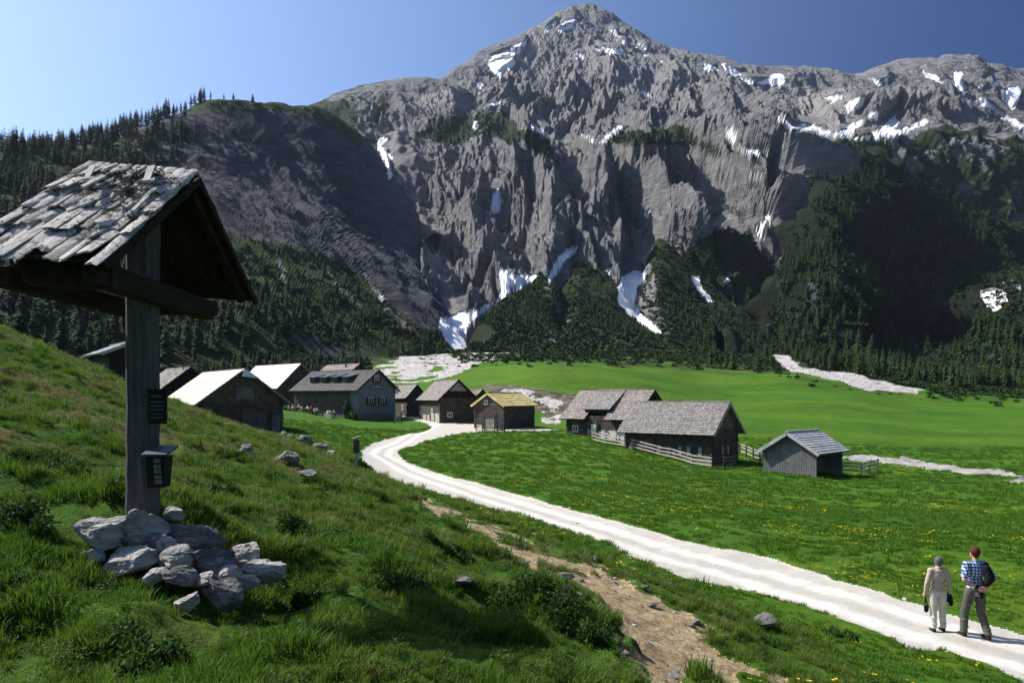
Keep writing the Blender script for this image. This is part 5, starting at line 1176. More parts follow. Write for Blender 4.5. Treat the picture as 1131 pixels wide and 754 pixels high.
    for a, b, c in (('hl', 'kl', 'al'), ('hr', 'kr', 'ar')):
        rn = random.Random(5)
        tr += [('t', j[a], j[b], .102, .080), ('t', j[b], lw(b, c, .92), .078, .070), ('e', lw(b, c, .95), (.074, .078, .040)), ('e', lw(a, b, .55)+Vector((.012, -.015, 0)), (.088, .085, .05)), ('e', lw(b, c, .4)+Vector((-.008, -.012, 0)), (.076, .080, .04)), ('e', lw(b, c, .75)+Vector((.008, -.008, 0)), (.075, .080, .035))]
    link('trousers', blob(tr, voxel, 1), cols['leg'], root)
    for k in ('al', 'ar'):
        link('shoe', blob([('t', j[k]+Vector((0, -.035, -.05)), j[k]+Vector((0, .16, -.062)), .044, .034), ('t', j[k]+Vector((0, -.01, .0)), j[k]+Vector((0, -.01, -.04)), .046, .046)], voxel, 1), cols['shoe'], root)
    hr_ = [('e', hd+Vector((0, -.022, .035)), (.091, .102, .100))]
    if hair != 'short': hr_ += [('e', hd+Vector((0, -.035, -.02)), (.090, .080, .085)), ('e', hd+Vector((-.05, -.02, -.02)), (.045, .06, .07)), ('e', hd+Vector((.05, -.02, -.02)), (.045, .06, .07))]
    else: hr_ += [('e', hd+Vector((0, -.050, -.02)), (.066, .055, .065))]
    link('hair', blob(hr_, voxel, 1), cols['hair'], root)
    return root, j
# ---- the man
t = NT('blue_checked_cotton', .85, .1); ob = t.coord('Object', (1, 1, 1))
def stripes(sock, k):
    s = t.n('Math', operation='MULTIPLY', i_0=sock, i_1=k); s2 = t.n('Math', operation='FRACT', i_0=s.outputs[0]); s3 = t.n('Math', operation='GREATER_THAN', i_0=s2.outputs[0], i_1=.5); return s3.outputs[0]
sx = t.n('SeparateXYZ', i_0=ob); a_, b_ = stripes(sx.outputs[0], 17.), stripes(sx.outputs[2], 17.)
ck = t.math('MULTIPLY', t.math('ADD', a_, b_), .5); CHECK = t.done(t.ramp(ck, [(0, (.62, .66, .74)), (.5, (.16, .22, .40)), (1, (.02, .035, .12))], 'CONSTANT'), t.noise(10, 5, .6, t.coord('Object')), .014, .9)
t.t.nodes['Color Ramp'].color_ramp.elements[1].position = .3; t.t.nodes['Color Ramp'].color_ramp.elements[2].position = .8
BLK = cloth('black_cloth', (.012, .012, .016), .2)
hm = hit(1077, 704, 10, 30)
Jm = dict(kl=(-.15, .10, .50), al=(-.17, .10, .09), kr=(.13, .02, .50), ar=(.17, -.14, .09), hl=(-.10, 0, .92), hr=(.10, 0, .92), el=(-.31, -.13, 1.17), er=(.31, -.13, 1.17), wl=(-.085, -.205, 1.03), wr=(.085, -.215, 1.02), hea=(.0, .02, 1.655))
man, j = figure('man in blue checked shirt and grey green trousers with hands clasped behind his back', hm, R(4), 1.80, Jm,
    dict(top=CHECK, leg=cloth('grey_green_trousers', (.105, .110, .085), .5, .9, 7), shoe=cloth('dark_shoe', (.03, .025, .02)), hair=cloth('auburn_hair', (.085, .028, .014), .5, .6, 30)), .0085,
    extras={'wl_dir': Vector((.92, -.05, -.30)), 'wl_curl': Vector((0, -.6, -.3)), 'wr_dir': Vector((-.92, -.15, -.22)), 'wr_curl': Vector((0, .7, -.3))})
bag = blob([('t', (.15, -.12, 1.46), (.13, -.16, 1.36), .045, .065), ('t', (.13, -.15, 1.38), (.17, -.19, 1.20), .075, .092), ('t', (.17, -.19, 1.20), (.11, -.18, 1.10), .088, .070), ('t', (.16, -.10, 1.48), (.16, .08, 1.45), .022, .02), ('t', (.16, .08, 1.45), (.17, .13, 1.25), .02, .02)], .01, 2)
bg_ = link('shoulder_bag', bag, BLK); bg_.location = hm; bg_.rotation_euler.z = R(4); bg_.scale = (1.8/1.78,)*3; tag(bg_, 'black bag slung over the right shoulder of the man in the checked shirt', 'bag')
wt = link('wristwatch', blob([('t', Vector(Jm['wl'])+Vector((-.03, .012, .02)), Vector(Jm['wl'])+Vector((-.012, .004, .008)), .036, .035)], .007, 0), BLK, man)
link('belt', blob([('e', (0, .005, 1.045), (.176, .128, .022))], .009, 0), BLK, man)
pch = link('belt_pouch', blob([('t', (.02, -.155, .96), (.025, -.165, .84), .040, .034)], .009, 1), BLK); pch.location = hm; pch.rotation_euler.z = R(4); tag(pch, 'small black pouch hanging below the clasped hands of the man', 'pouch')
# ---- the woman
hw = hit(1036, 697, 10, 30)
Jw = dict(kl=(-.10, .02, .50), al=(-.115, -.03, .09), kr=(.12, .05, .50), ar=(.125, .02, .09), el=(-.26, -.02, 1.15), wl=(-.275, .04, .90), er=(.25, -.03, 1.15), wr=(.27, .02, .90), hea=(.02, .03, 1.64))
woman, j = figure('grey haired woman in beige sweater and cream trousers standing left of the man', hw, R(-3), 1.54, Jw,
    dict(top=cloth('beige_knit', (.46, .36, .29), .25, .95, 12), leg=cloth('cream_trousers', (.56, .53, .45), .25, .9, 8), shoe=cloth('dark_brown_shoe', (.025, .018, .015)), hair=cloth('grey_hair', (.13, .12, .12), .6, .7, 40)), .0085, hair='long', female=True, sleeves='long')
link('blouse_hem', blob([('e', (0, 0, .93), (.186, .138, .055))], .009, 1), cloth('pale_blouse', (.55, .52, .52), .3), woman)
k = 1.54/1.78
q = MB(); q.bar((-.275*k, .05*k, .80*k), (-.285*k, .04*k, .62*k), .012, .03); q.bar((-.275*k, .05*k, .80*k), (-.225*k, .04*k, .62*k), .008, .02)
o = q.build('strap', BLK); hb_ = link('handbag', blob([('e', (-.255*k, .04*k, .52*k), (.060*k, .035*k, .085*k)), ('t', (-.29*k, .04*k, .58*k), (-.22*k, .04*k, .58*k), .03*k, .03*k)], .008, 1), cloth('dark_leather', (.02, .018, .018))); hb_.location = hw; tag(hb_, 'small dark handbag dangling on a strap from the left hand of the woman', 'handbag'); o.parent = hb_
o = link('folded_jacket', blob([('t', (.255*k, .03*k, .90*k), (.29*k, .02*k, .78*k), .05*k, .065*k), ('t', (.29*k, .02*k, .78*k), (.31*k, .0, .64*k), .065*k, .045*k), ('t', (.26*k, .02*k, .86*k), (.25*k, .05*k, .74*k), .05*k, .05*k)], .01, 2), BLK); o.location = hw; tag(o, 'folded dark jacket held in the right hand of the grey haired woman', 'jacket')
# ---- far walkers by the farmhouse
def simple(label, px, py, Y0, rz, H, cols, hair='short', fem=False, J=None, sl='long', group=None, loc=None):
    h = loc or hit(px, py, Y0, 250); return figure(label, h, rz, H, J, cols, .03, hair, fem, sl, group=group)
C = lambda n, c: cloth(n, c, .1)
simple('distant person in dark top and pale trousers on the meadow before the twin roofed farmhouse', 651, 482, 60, R(160), 1.72, dict(top=C('dark_top', (.05, .05, .06)), leg=C('khaki', (.40, .36, .27)), shoe=BLK, hair=C('brown_hair', (.06, .04, .03))))
simple('distant blonde person in pale jacket walking at the farmhouse porch', 673, 483, 60, R(120), 1.68, dict(top=C('pale_jacket', (.62, .62, .66)), leg=C('navy', (.03, .035, .06)), shoe=BLK, hair=C('blonde_hair', (.55, .42, .16))), 'long', True, dict(kr=(.1, .2, .5), ar=(.1, .25, .12), kl=(-.1, .02, .5), al=(-.1, -.25, .12)))
# ---- terrace of the guesthouse: tables, benches and seated guests
def b5w(x, y, z=0):
    v = Matrix.Rotation(b5.root.rotation_euler.z, 4, 'Z') @ Vector((x, y, 0)); p = b5.root.location+v; return Vector((p.x, p.y, ground_z(p.x, p.y)+z))
SIT = dict(pel=(0, -.05, .55), wai=(0, -.04, .70), che=(0, -.02, .92), nec=(0, 0, 1.10), hea=(0, .03, 1.25), hl=(-.1, -.02, .52), hr=(.1, -.02, .52), kl=(-.12, .42, .50), kr=(.12, .42, .50), al=(-.12, .40, .09), ar=(.12, .40, .09), sl=(-.18, 0, 1.03), sr=(.18, 0, 1.03), el=(-.24, .14, .82), er=(.24, .14, .82), wl=(-.16, .36, .80), wr=(.16, .36, .80))
rz5 = b5.root.rotation_euler.z
tops = [('white', (.72, .72, .70)), ('red', (.45, .05, .04)), ('pale blue', (.35, .45, .60)), ('dark', (.04, .04, .05)), ('yellow', (.60, .48, .12)), ('grey', (.3, .3, .3))]
i = 0; protos = {}
def tree_copy(o, parent=None):
    c = o.copy(); COL.objects.link(c); c.parent = parent
    for ch in list(o.children): tree_copy(ch, c)
    return c
wherel = ['table nearest the guesthouse corner', 'second table of the terrace', 'middle table of the terrace', 'fourth table of the terrace', 'farthest table of the terrace']
tproto = None
def bench_set(p, rz, label):
    root = empty('picnic_table', p, rz); tag(root, label, 'table', 'tables on the guesthouse terrace')
    q = MB(); [q.box(-.95, .95, -.36+k*.25, -.14+k*.25, .72, .76) for k in range(3)]; q.build('tabletop', M['fence'], root)
    for s in (-1, 1): q = MB(); q.bar((s*.7, -.3, 0), (s*.7, .1, .72), .07); q.bar((s*.7, .3, 0), (s*.7, -.1, .72), .07); q.build('leg', M['log_grey'], root)
    for s in (-1, 1): q = MB(); q.box(-.95, .95, s*.72-.14, s*.72+.14, .42, .46); q.box(-.75, -.68, s*.72-.1, s*.72+.1, 0, .42); q.box(.68, .75, s*.72-.1, s*.72+.1, 0, .42); q.build('bench', M['log_grey'], root)
for k in range(5):
    x = 4.4+k*2.6; p = b5w(x, b5.yw+2.6+.4*(k % 2)); p.z -= .0
    bench_set(p, rz5, 'brown picnic table on the guesthouse terrace, '+wherel[k])
    for s, (dx, dy, fz) in enumerate(((-.45, .72, PI), (.45, .72, PI), (-.4, -.72, 0), (.5, -.72, 0))):
        if (k, s) in ((0, 1), (2, 0), (3, 3), (4, 1), (4, 2), (1, 2)): continue
        cn, cc = tops[(i*5+k) % 6]; lo = p+Matrix.Rotation(rz5, 4, 'Z') @ Vector((dx, dy, 0)); lo.z = p.z-.06
        lab = 'seated guest in %s top at the %s' % (cn, wherel[k])
        key = cn
        if key not in protos: r_, _ = figure(lab, lo, rz5+fz, 1.72, SIT, dict(top=C(cn.replace(' ', '_')+'_shirt', cc), leg=C('denim', (.05, .06, .10)), shoe=BLK, hair=C('dark_hair', (.04, .03, .02))), .035, group='guests on the terrace'); protos[key] = r_
        else:
            r_ = tree_copy(protos[key]); r_.location = lo; r_.rotation_euler.z = rz5+fz; r_['label'] = lab
        if s < 2: r_['label'] = lab+', house side' if False else lab+(', back row left' if s == 0 else ', back row right')
        else: r_['label'] = lab+(', front row left' if s == 2 else ', front row right')
        i += 1
# planters with white flowers and a climber at the porch corner
q = MB(); rn = random.Random(6)
def leafball(q, c, r, n, sz, rn, mset=(0,)):
    for _ in range(n):
        d = Vector((rn.gauss(0, 1), rn.gauss(0, 1), rn.gauss(0, 1))).normalized()*rn.uniform(.3, 1); p = Vector((c[0]+d.x*r[0], c[1]+d.y*r[1], c[2]+d.z*r[2])); a = Vector((rn.gauss(0, 1), rn.gauss(0, 1), rn.gauss(0, 1))).normalized()*sz*rn.uniform(.6, 1.4); b = a.cross(Vector((rn.gauss(0, 1), rn.gauss(0, 1), rn.gauss(0, 1)))).normalized()*sz*.6
        q.quad(p-a, p+b, p+a, p-b, rn.choice(mset))
leafball(q, (0, 0, 1.6), (.5, .5, 1.7), 700, .16, rn); o = q.build('climbing_plant', M['leaf']); o.location = b5w(2.4, b5.yw+.6); tag(o, 'green climbing plant at the porch corner of the guesthouse', 'climber')
for k, (x, lab) in enumerate(((1.3, 'dark round bush against the guesthouse wall right of the climbing plant'), (.5, 'second dark bush at the guesthouse front corner'))):
    q = MB(); leafball(q, (0, 0, .6), (.7, .6, .8), 420, .14, rn); o = q.build('bush', M['leaf']); o.location = b5w(x, b5.yw+.8); tag(o, lab, 'bush')
FLW = NT('white_petals', .7, .2).done((.75, .75, .72))
for k in range(4):
    root = empty('flower_tub', b5w(2.6+k*.55, b5.yw+3.9-.15*k)); tag(root, 'stone tub of white flowers in the row before the climbing plant', 'flower tub', 'white flower tubs of the guesthouse')
    q = MB(); q.tube((0, 0, -.1), (0, 0, .4), .2, .27, 10); q.build('tub', M['stone_wall'], root)
    q = MB(); leafball(q, (0, 0, .5), (.28, .28, .2), 110, .05, rn, (0, 1)); q.build('flowers', [M['leaf'], FLW], root)
# ================================================================ conifers
def needle(name, a, b):
    t = NT(name, .85, .15); r_ = t.rand(); c = t.ramp(t.noise(2.2, 5, .7, t.coord('Object')), [(.3, a), (.7, b)])
    c = t.mix(t.math('MULTIPLY', r_, .6), c, (b[0]*1.7, b[1]*1.35, b[2]*.9)); return t.done(c)
NEED = needle('spruce_needles', (.009, .023, .010), (.024, .054, .018)); BARK = NT('bark', .9, .1).done((.07, .05, .04))
LARCH = needle('larch_needles', (.020, .050, .012), (.050, .105, .022))
def conifer_mesh(seed, wide=.17, lv=17, br=8, droop=.35, gap=0.0, crown0=.06):
    rn = random.Random(seed); V, Fc, mi = [], [], []
    n = 6; tw = .014
    for z in (0, 1):
        for k in range(n): V.append((tw*(1-z*.95)*math.cos(2*PI*k/n), tw*(1-z*.95)*math.sin(2*PI*k/n), z*.98))
    for k in range(n): Fc.append((k, (k+1) % n, n+(k+1) % n, n+k)); mi.append(1)
    lean = rn.uniform(-.1, .1)
    for i in range(lv):
        f = i/(lv-1); z = crown0+(1-crown0)*(1-(1-f)**1.15); r = wide*((1-f)**.78)*(1.05 if f > .12 else .72)+.008
        m = br if f < .75 else 5
        for k in range(m):
            if rn.random() < gap: continue
            a = 2*PI*(k+rn.random())/m; rr = r*rn.uniform(.62, 1.22)*(1+lean*math.cos(a)); zz = z+rn.uniform(-.022, .022)
            ca, sa = math.cos(a), math.sin(a); dz = -droop*rr*rn.uniform(.6, 1.3)
            wv = rr*rn.uniform(.26, .42)
            o = len(V)
            V += [(0, 0, zz+.012), (ca*rr*.55-sa*wv, sa*rr*.55+ca*wv, zz+dz*.62), (ca*rr, sa*rr, zz+dz), (ca*rr*.55+sa*wv, sa*rr*.55-ca*wv, zz+dz*.62), (ca*rr*.55, sa*rr*.55, zz+dz*.25+.008)]
            Fc += [(o, o+1, o+4), (o+1, o+2, o+4), (o+4, o+2, o+3), (o, o+4, o+3)]; mi += [0]*4
            for s in (-1, 1):   # hanging side twigs
                t_ = rn.uniform(.55, .95); p = (ca*rr*t_, sa*rr*t_, zz+dz*t_*.9); w2 = rr*.3
                o = len(V); V += [p, (p[0]-s*sa*w2-ca*w2*.2, p[1]+s*ca*w2-sa*w2*.2, p[2]-w2*.5), (p[0]-s*sa*w2*.5+ca*w2*.6, p[1]+s*ca*w2*.5+sa*w2*.6, p[2]-w2*.45)]; Fc.append((o, o+1, o+2)); mi.append(0)
    return V, Fc, mi
CV = [conifer_mesh(1, .20), conifer_mesh(2, .17, 19, 8), conifer_mesh(3, .22, 16, 9, .45, .1), conifer_mesh(4, .16, 18, 8, .3, .1), conifer_mesh(5, .21, 14, 8, .2, .22, .12), conifer_mesh(6, .16, 17, 7, .5, .3, .1)]
CM = []
for i, (V, Fc, mi) in enumerate(CV):
    me = bpy.data.meshes.new('conifer_tree'); me.from_pydata(V, [], Fc); me.update(); me.materials.append(LARCH if i in (4,) else NEED); me.materials.append(BARK); me.polygons.foreach_set('material_index', mi); CM.append(me)
GZ = [(846,374),(862,385),(880,398),(903,408),(940,411),(985,423),(1030,431),(1012,435),(960,431),(915,421),(880,413),(862,403),(848,388)]
TREES = []   # (screen height, location, height m, region)
rs = np.random.RandomState(12)
def snowy(qx, qy, up):
    m = np.zeros(qx.shape, bool)
    for p in SNOW:
        p = np.array(p); x0, y0 = p.min(0)-2; x1, y1 = p.max(0)+2
        s = (qx > x0) & (qx < x1) & (qy > y0) & (qy < y1+up)
        if s.any(): m[s] |= inpoly(qx[s], qy[s], p) | inpoly(qx[s], qy[s]-up, p) | inpoly(qx[s], qy[s]-up/2, p)
    return m
def scatter(sheetname, poly, n, hr, region, slope_min=.12, up=None, weight=None):
    P, qx, qy, NN, T = SHEETS[sheetname]
    m = inpoly(qx, qy, poly) & (NN[..., 2] > slope_min) & ~snowy(qx, qy, 9)
    if weight is not None: m &= weight(qx, qy, P)
    idx = np.argwhere(m)
    if not len(idx): print('no place', region); return
    sel = idx[rs.choice(len(idx), min(n, len(idx)), replace=False)]
    for a, b in sel:
        p = P[a, b]; h = rs.uniform(*hr)*(1+.25*rs.randn()*.5)
        TREES.append((h*F/p[1], p[0], p[1], p[2]-h*.03, h, region))
def crestline(sheetname, x0, x1, step, hr, region, prob=1.0, row=None):
    P, qx, qy, NN, T = SHEETS[sheetname]
    x = x0
    while x < x1:
        col = np.argmin(np.abs(qx[:, :].mean(0)-x)); c = np.argmin(qy[:, col]+(NN[:, col, 2] < -.2)*999)
        if rs.rand() < prob:
            p = P[c, col]; h = rs.uniform(*hr); TREES.append((h*F/p[1], p[0], p[1]-2, p[2]-h*.08, h, region))
        x += step*rs.uniform(.5, 1.6)
nz = lambda s, th, seed: (lambda qx, qy, P: fbm(P[..., 0]/s, P[..., 2]/s, o=3, seed=seed) > th)
crestline('hillside', -30, 100, 2.6, (12, 20), 'ridge'); crestline('hillside', 100, 190, 2.8, (11, 19), 'ridge'); crestline('hillside', 190, 230, 4, (9, 16), 'ridge'); crestline('hillside', 236, 292, 20, (6, 11), 'ridge')
scatter('hillside', [(-40,170),(60,168),(160,142),(215,122),(222,150),(180,190),(130,230),(60,260),(-40,280)], 420, (12, 19), 'ridge')
scatter('hillside', [(-40,270),(100,240),(150,250),(190,290),(200,330),(120,350),(-40,360)], 260, (10, 16), 'ridge')
scatter('hillside', [(20,330),(130,335),(180,340),(250,345),(290,375),(250,402),(20,402)], 80, (9, 14), 'foot')
scatter('hillside', [(180,320),(235,300),(275,330),(330,345),(300,400),(200,400)], 34, (8, 13), 'foot')
scatter('hillside', [(220,270),(300,270),(400,310),(450,360),(480,395),(300,400),(280,340),(230,320)], 90, (5, 10), 'slope', .12, None, nz(40, .52, 3))
scatter('hillside', [(360,375),(440,360),(500,380),(500,396),(380,402)], 30, (6, 10), 'slope')
scatter('wooded_slope', [(545,345),(575,325),(606,295),(618,325),(622,345),(600,358),(555,360)], 130, (4, 9), 'fan')
scatter('wooded_slope', [(634,285),(645,275),(680,315),(705,350),(720,368),(690,374),(655,360),(640,320)], 130, (4, 9), 'fan')
scatter('wooded_slope', [(726,262),(745,268),(775,310),(810,345),(850,375),(840,398),(770,392),(740,345)], 170, (5, 10), 'fan')
scatter('mountain', [(700,300),(760,290),(850,290),(850,380),(760,380),(700,330)], 90, (6, 11), 'fan')
scatter('mountain', [(745,150),(800,155),(850,172),(840,178),(790,168),(745,160)], 30, (8, 13), 'terrace', .1)
scatter('mountain_terrace', [(845,170),(900,164),(943,158),(960,175),(940,190),(900,185),(850,180)], 55, (9, 16), 'terrace')
scatter('mountain_terrace', [(960,150),(1049,150),(1131,170),(1131,240),(1060,210),(1000,180)], 50, (8, 13), 'terrace', .12, None, nz(50, .5, 5))
crestline('wooded_spur', 905, 1060, 3.5, (12, 22), 'spur'); crestline('wooded_spur', 1060, 1200, 6, (9, 16), 'spur')
scatter('wooded_spur', [(905,235),(940,185),(1000,200),(1060,235),(1100,262),(1060,300),(1000,270),(940,260)], 420, (11, 18), 'spur')
scatter('wooded_spur', [(850,350),(870,290),(900,240),(940,260),(930,330),(950,400),(870,400)], 420, (7, 13), 'spur')
scatter('wooded_spur', [(940,300),(1010,300),(1070,330),(1060,420),(940,412)], 420, (9, 16), 'spur', .05)
scatter('wooded_spur', [(1060,360),(1131,330),(1180,340),(1180,425),(1070,425)], 160, (9, 14), 'spur')
# edge of the meadow
for _ in range(40):
    px = rs.choice([800, 850, 905, 960, 1050, 1100, 1160])+rs.randn()*16; py = 398+(px-700)*.055*(px > 700)+rs.uniform(-4, 7) if px < 1000 else 424+rs.uniform(-2, 8)
    if 850 < px < 1030 and rs.rand() < .5: py -= 6
    if inpoly(np.array([px, px, px]), np.array([py, py-5, py-9]), GZ).any(): continue
    h_ = hit(px, py, 150, 430)
    if not 200 < h_.y < 425: continue
    TREES.append((rs.uniform(6, 11)*F/h_.y, h_.x, h_.y, h_.z-.3, rs.uniform(6, 11), 'edge'))
for _ in range(300):   # wood closing the far side of the meadow, behind the gravel and snow strip
    px = rs.uniform(820, 1190); lim = np.interp(px, [700, 850, 900, 1000, 1131, 1190], [388, 396, 408, 424, 433, 434]); py = lim-abs(rs.randn())*7-2
    if py < 372: continue
    if inpoly(np.array([px, px, px]), np.array([py, py-5, py-9]), GZ).any(): continue
    h_ = hit(px, py, 150, 430)
    if not 230 < h_.y < 425: continue
    hh = rs.uniform(5, 10); TREES.append((hh*F/h_.y, h_.x, h_.y, h_.z-.3, hh, 'edge'))
for _ in range(150):
    px = rs.uniform(205, 400); Y_ = rs.uniform(190, 300); x_ = (px-CX)*Y_/F; hh = rs.uniform(3, 8); TREES.append((hh*F/Y_, x_, Y_, ground_z(x_, Y_)-.3, hh, 'foot'))
TREES.sort(key=lambda t_: -t_[0])
NAMES = {'ridge': ('dark spruce among the dense spruces on the left ridge behind the shrine', 'spruces on the left ridge'), 'foot': ('spruce in the dark wood at the foot of the left slope behind the barns', 'spruces at the foot of the left slope'),
         'slope': ('small conifer scattered on the scrubby left slope above the hamlet', 'conifers on the scrubby left slope'), 'fan': ('conifer on the triangular green fans below the rock wall', 'conifers on the fans below the rock wall'),
         'terrace': ('conifer on the high grassy terrace below the snowfields', 'conifers on the high terrace'), 'spur': ('conifer on the dark wooded spur at the right', 'conifers on the right hand spur'), 'edge': ('small conifer along the upper edge of the meadow', 'conifers along the upper meadow edge')}
first = {}
for k, (s_, x, y, z, h, reg) in enumerate(TREES[:298]):
    v = rs.randint(0, 6) if reg != 'ridge' else rs.randint(0, 4)
    if v not in first: first[v] = o = bpy.data.objects.new('conifer_tree', CM[v])
    else: o = first[v].copy()
    COL.objects.link(o); o.location = (x, y, z); o.rotation_euler = (rs.uniform(-.03, .03), rs.uniform(-.03, .03), rs.uniform(0, 6.28)); o.scale = (h*rs.uniform(.85, 1.2),)*2+(h,)
    tag(o, NAMES[reg][0], 'tree', NAMES[reg][1])
print('trees', len(TREES))
def replicate(name, variants, pos, scl, mats, mat_of, kind_label, rotv=None, sub=None):
    """numpy merge of many copies"""
    VV, FF, MI = [], [], []; off = 0
    ch = rs.randint(0, len(variants), len(pos)); an = rs.uniform(0, 6.28, len(pos))
    for v, (V, Fc, mi) in enumerate(variants):
        s = ch == v
        if not s.any(): continue
        V = np.array(V); tri = []; tm = []
        for f, m in zip(Fc, mi):
            tri.append(f[:3]); tm.append(m)
            if len(f) == 4: tri.append((f[0], f[2], f[3])); tm.append(m)
        tri = np.array(tri); c, sn = np.cos(an[s])[:, None], np.sin(an[s])[:, None]
        sc_v = np.asarray(scl)[s]
        if sc_v.ndim == 1: sc_v = np.stack([sc_v]*3, 1)
        X = (V[None, :, 0]*c-V[None, :, 1]*sn)*sc_v[:, :1]; Y = (V[None, :, 0]*sn+V[None, :, 1]*c)*sc_v[:, 1:2]; Z = V[None, :, 2]*sc_v[:, 2:3]
        Pp = np.stack([X, Y, Z], -1)+np.asarray(pos)[s][:, None, :]
        VV.append(Pp.reshape(-1, 3)); FF.append((tri[None]+(np.arange(s.sum())*len(V))[:, None, None]+off).reshape(-1, 3)); MI.append(np.tile(tm, s.sum())); off += Pp.shape[0]*Pp.shape[1]
    me = npmesh(name, np.concatenate(VV), np.concatenate(FF), smooth=False); o = link(name, me, mats)
    me.polygons.foreach_set('material_index', np.concatenate(MI).astype(np.int32)); tag(o, kind=kind_label); return o
rest = TREES[298:]
if rest:
    replicate('forest', CV, [(t_[1], t_[2], t_[3]) for t_ in rest], [(t_[4]*rs.uniform(.85, 1.15), t_[4], t_[4]) for t_ in rest], [NEED, BARK], None, 'stuff')
# ================================================================ dwarf pine scrub
def gmask(x, y, arr):
    th = np.arctan2(x, y); r = np.hypot(x, y); i = np.clip(np.searchsorted(_th, th)-1, 0, len(_th)-2); j = np.clip(np.searchsorted(_rr, r)-1, 0, len(_rr)-2); return arr[j, i]

def clump_mesh(seed, n=26, flat=.62):
    rn = random.Random(seed); V, Fc = [], []
    for _ in range(n):
        d = Vector((rn.gauss(0, 1), rn.gauss(0, 1), abs(rn.gauss(0, 1))*.9)).normalized()*rn.uniform(.45, 1.0); d.z *= flat; a = Vector((rn.gauss(0, 1), rn.gauss(0, 1), rn.gauss(0, .7))).normalized()*rn.uniform(.22, .42); b = a.cross(Vector((rn.gauss(0, 1), rn.gauss(0, 1), rn.gauss(0, 1)))).normalized()*rn.uniform(.15, .3)
        o = len(V); V += [tuple(d-a), tuple(d+b), tuple(d+a), tuple(d-b)]; Fc.append((o, o+1, o+2, o+3))
    return V, Fc, [0]*len(Fc)
SCR_ = [clump_mesh(s) for s in range(5)]
spos, sscl = [], []
def scrub(sheetname, poly, n, sr, w=None, smin=.15):
    P, qx, qy, NN, T = SHEETS[sheetname]; m = inpoly(qx, qy, poly) & (NN[..., 2] > smin) & ~snowy(qx, qy, 3)
    if w: m &= w(qx, qy, P)
    idx = np.argwhere(m)
    if not len(idx): return
    sel = idx[rs.choice(len(idx), min(n, len(idx)), replace=False)]
    for a, b in sel: spos.append(P[a, b]); sscl.append(rs.uniform(*sr))
scrub('hillside', [(-40,200),(200,150),(235,262),(300,262),(350,275),(400,300),(450,345),(500,375),(520,400),(-40,410)], 5200, (1.0, 2.6), nz(22, .50, 7))
scrub('hillside', [(215,115),(262,112),(345,120),(400,155),(380,150),(320,128),(240,122)], 260, (1.2, 2.4))
scrub('wooded_slope', [(500,395),(545,340),(606,292),(622,340),(643,270),(705,345),(728,258),(800,330),(880,395),(880,410),(500,402)], 9000, (1.4, 3.2), nz(25, .32, 8), .0)
scrub('wooded_spur', [(840,405),(860,300),(900,220),(950,168),(1050,218),(1131,255),(1200,290),(1200,440),(840,412)], 15000, (1.6, 4.0), nz(30, .28, 9), -.2)
scrub('mountain_terrace', [(840,170),(943,155),(1049,147),(1131,162),(1200,170),(1131,250),(1000,200),(900,190)], 1200, (1.6, 3.5), nz(40, .48, 10))
scrub('mountain', [(445,155),(500,128),(540,122),(600,150),(625,180),(560,150)], 420, (2, 4)); scrub('mountain', [(660,160),(690,140),(745,145),(800,160),(840,178),(740,162)], 380, (2, 4))
scrub('mountain', [(700,290),(760,250),(860,250),(860,390),(700,390)], 2600, (1.6, 3.6), nz(30, .3, 11), 0)
scrub('mountain_shoulder', [(340,122),(425,95),(430,130),(400,160),(360,150)], 500, (2, 3.5), nz(30, .45, 12))
for _ in range(5200):
    px = rs.uniform(500, 1190); base = np.interp(px, [500, 560, 700, 850, 900, 1000, 1131, 1190], [392, 393, 393, 403, 412, 428, 434, 436]); py = base+abs(rs.randn())*6-7
    if 590 < px < 650 and py < 388: continue
    if inpoly(np.array([px, px]), np.array([py, py-2]), GZ).any(): continue
    h_ = hit(px, py, 160, 430)
    if not 200 < h_.y < 425: continue
    spos.append((h_.x, h_.y, h_.z)); sscl.append(rs.uniform(.5, 1.5))
for _ in range(3800):
    px = rs.uniform(190, 408) if rs.rand() < .45 else rs.uniform(740, 1190); Y_ = rs.uniform(180, 330) if px < 410 else rs.uniform(300, 420); x_ = (px-CX)*Y_/F; z_ = ground_z(x_, Y_); py = CY-F*(z_-CZ)/Y_
    if px > 700 and (py > np.interp(px, [700, 850, 900, 1000, 1131, 1190], [388, 397, 409, 425, 434, 435]) or inpoly(np.array([px, px]), np.array([py, py-2]), GZ).any()): continue
    if gmask(x_, Y_, _scrubm) < .4: continue
    spos.append((x_, Y_, z_)); sscl.append(rs.uniform(.9, 2.4))
SCRM = needle('dwarf_pine', (.011, .027, .007), (.034, .070, .016))
replicate('dwarf_pine_scrub', SCR_, spos, sscl, [SCRM], None, 'stuff')
print('scrub', len(spos))
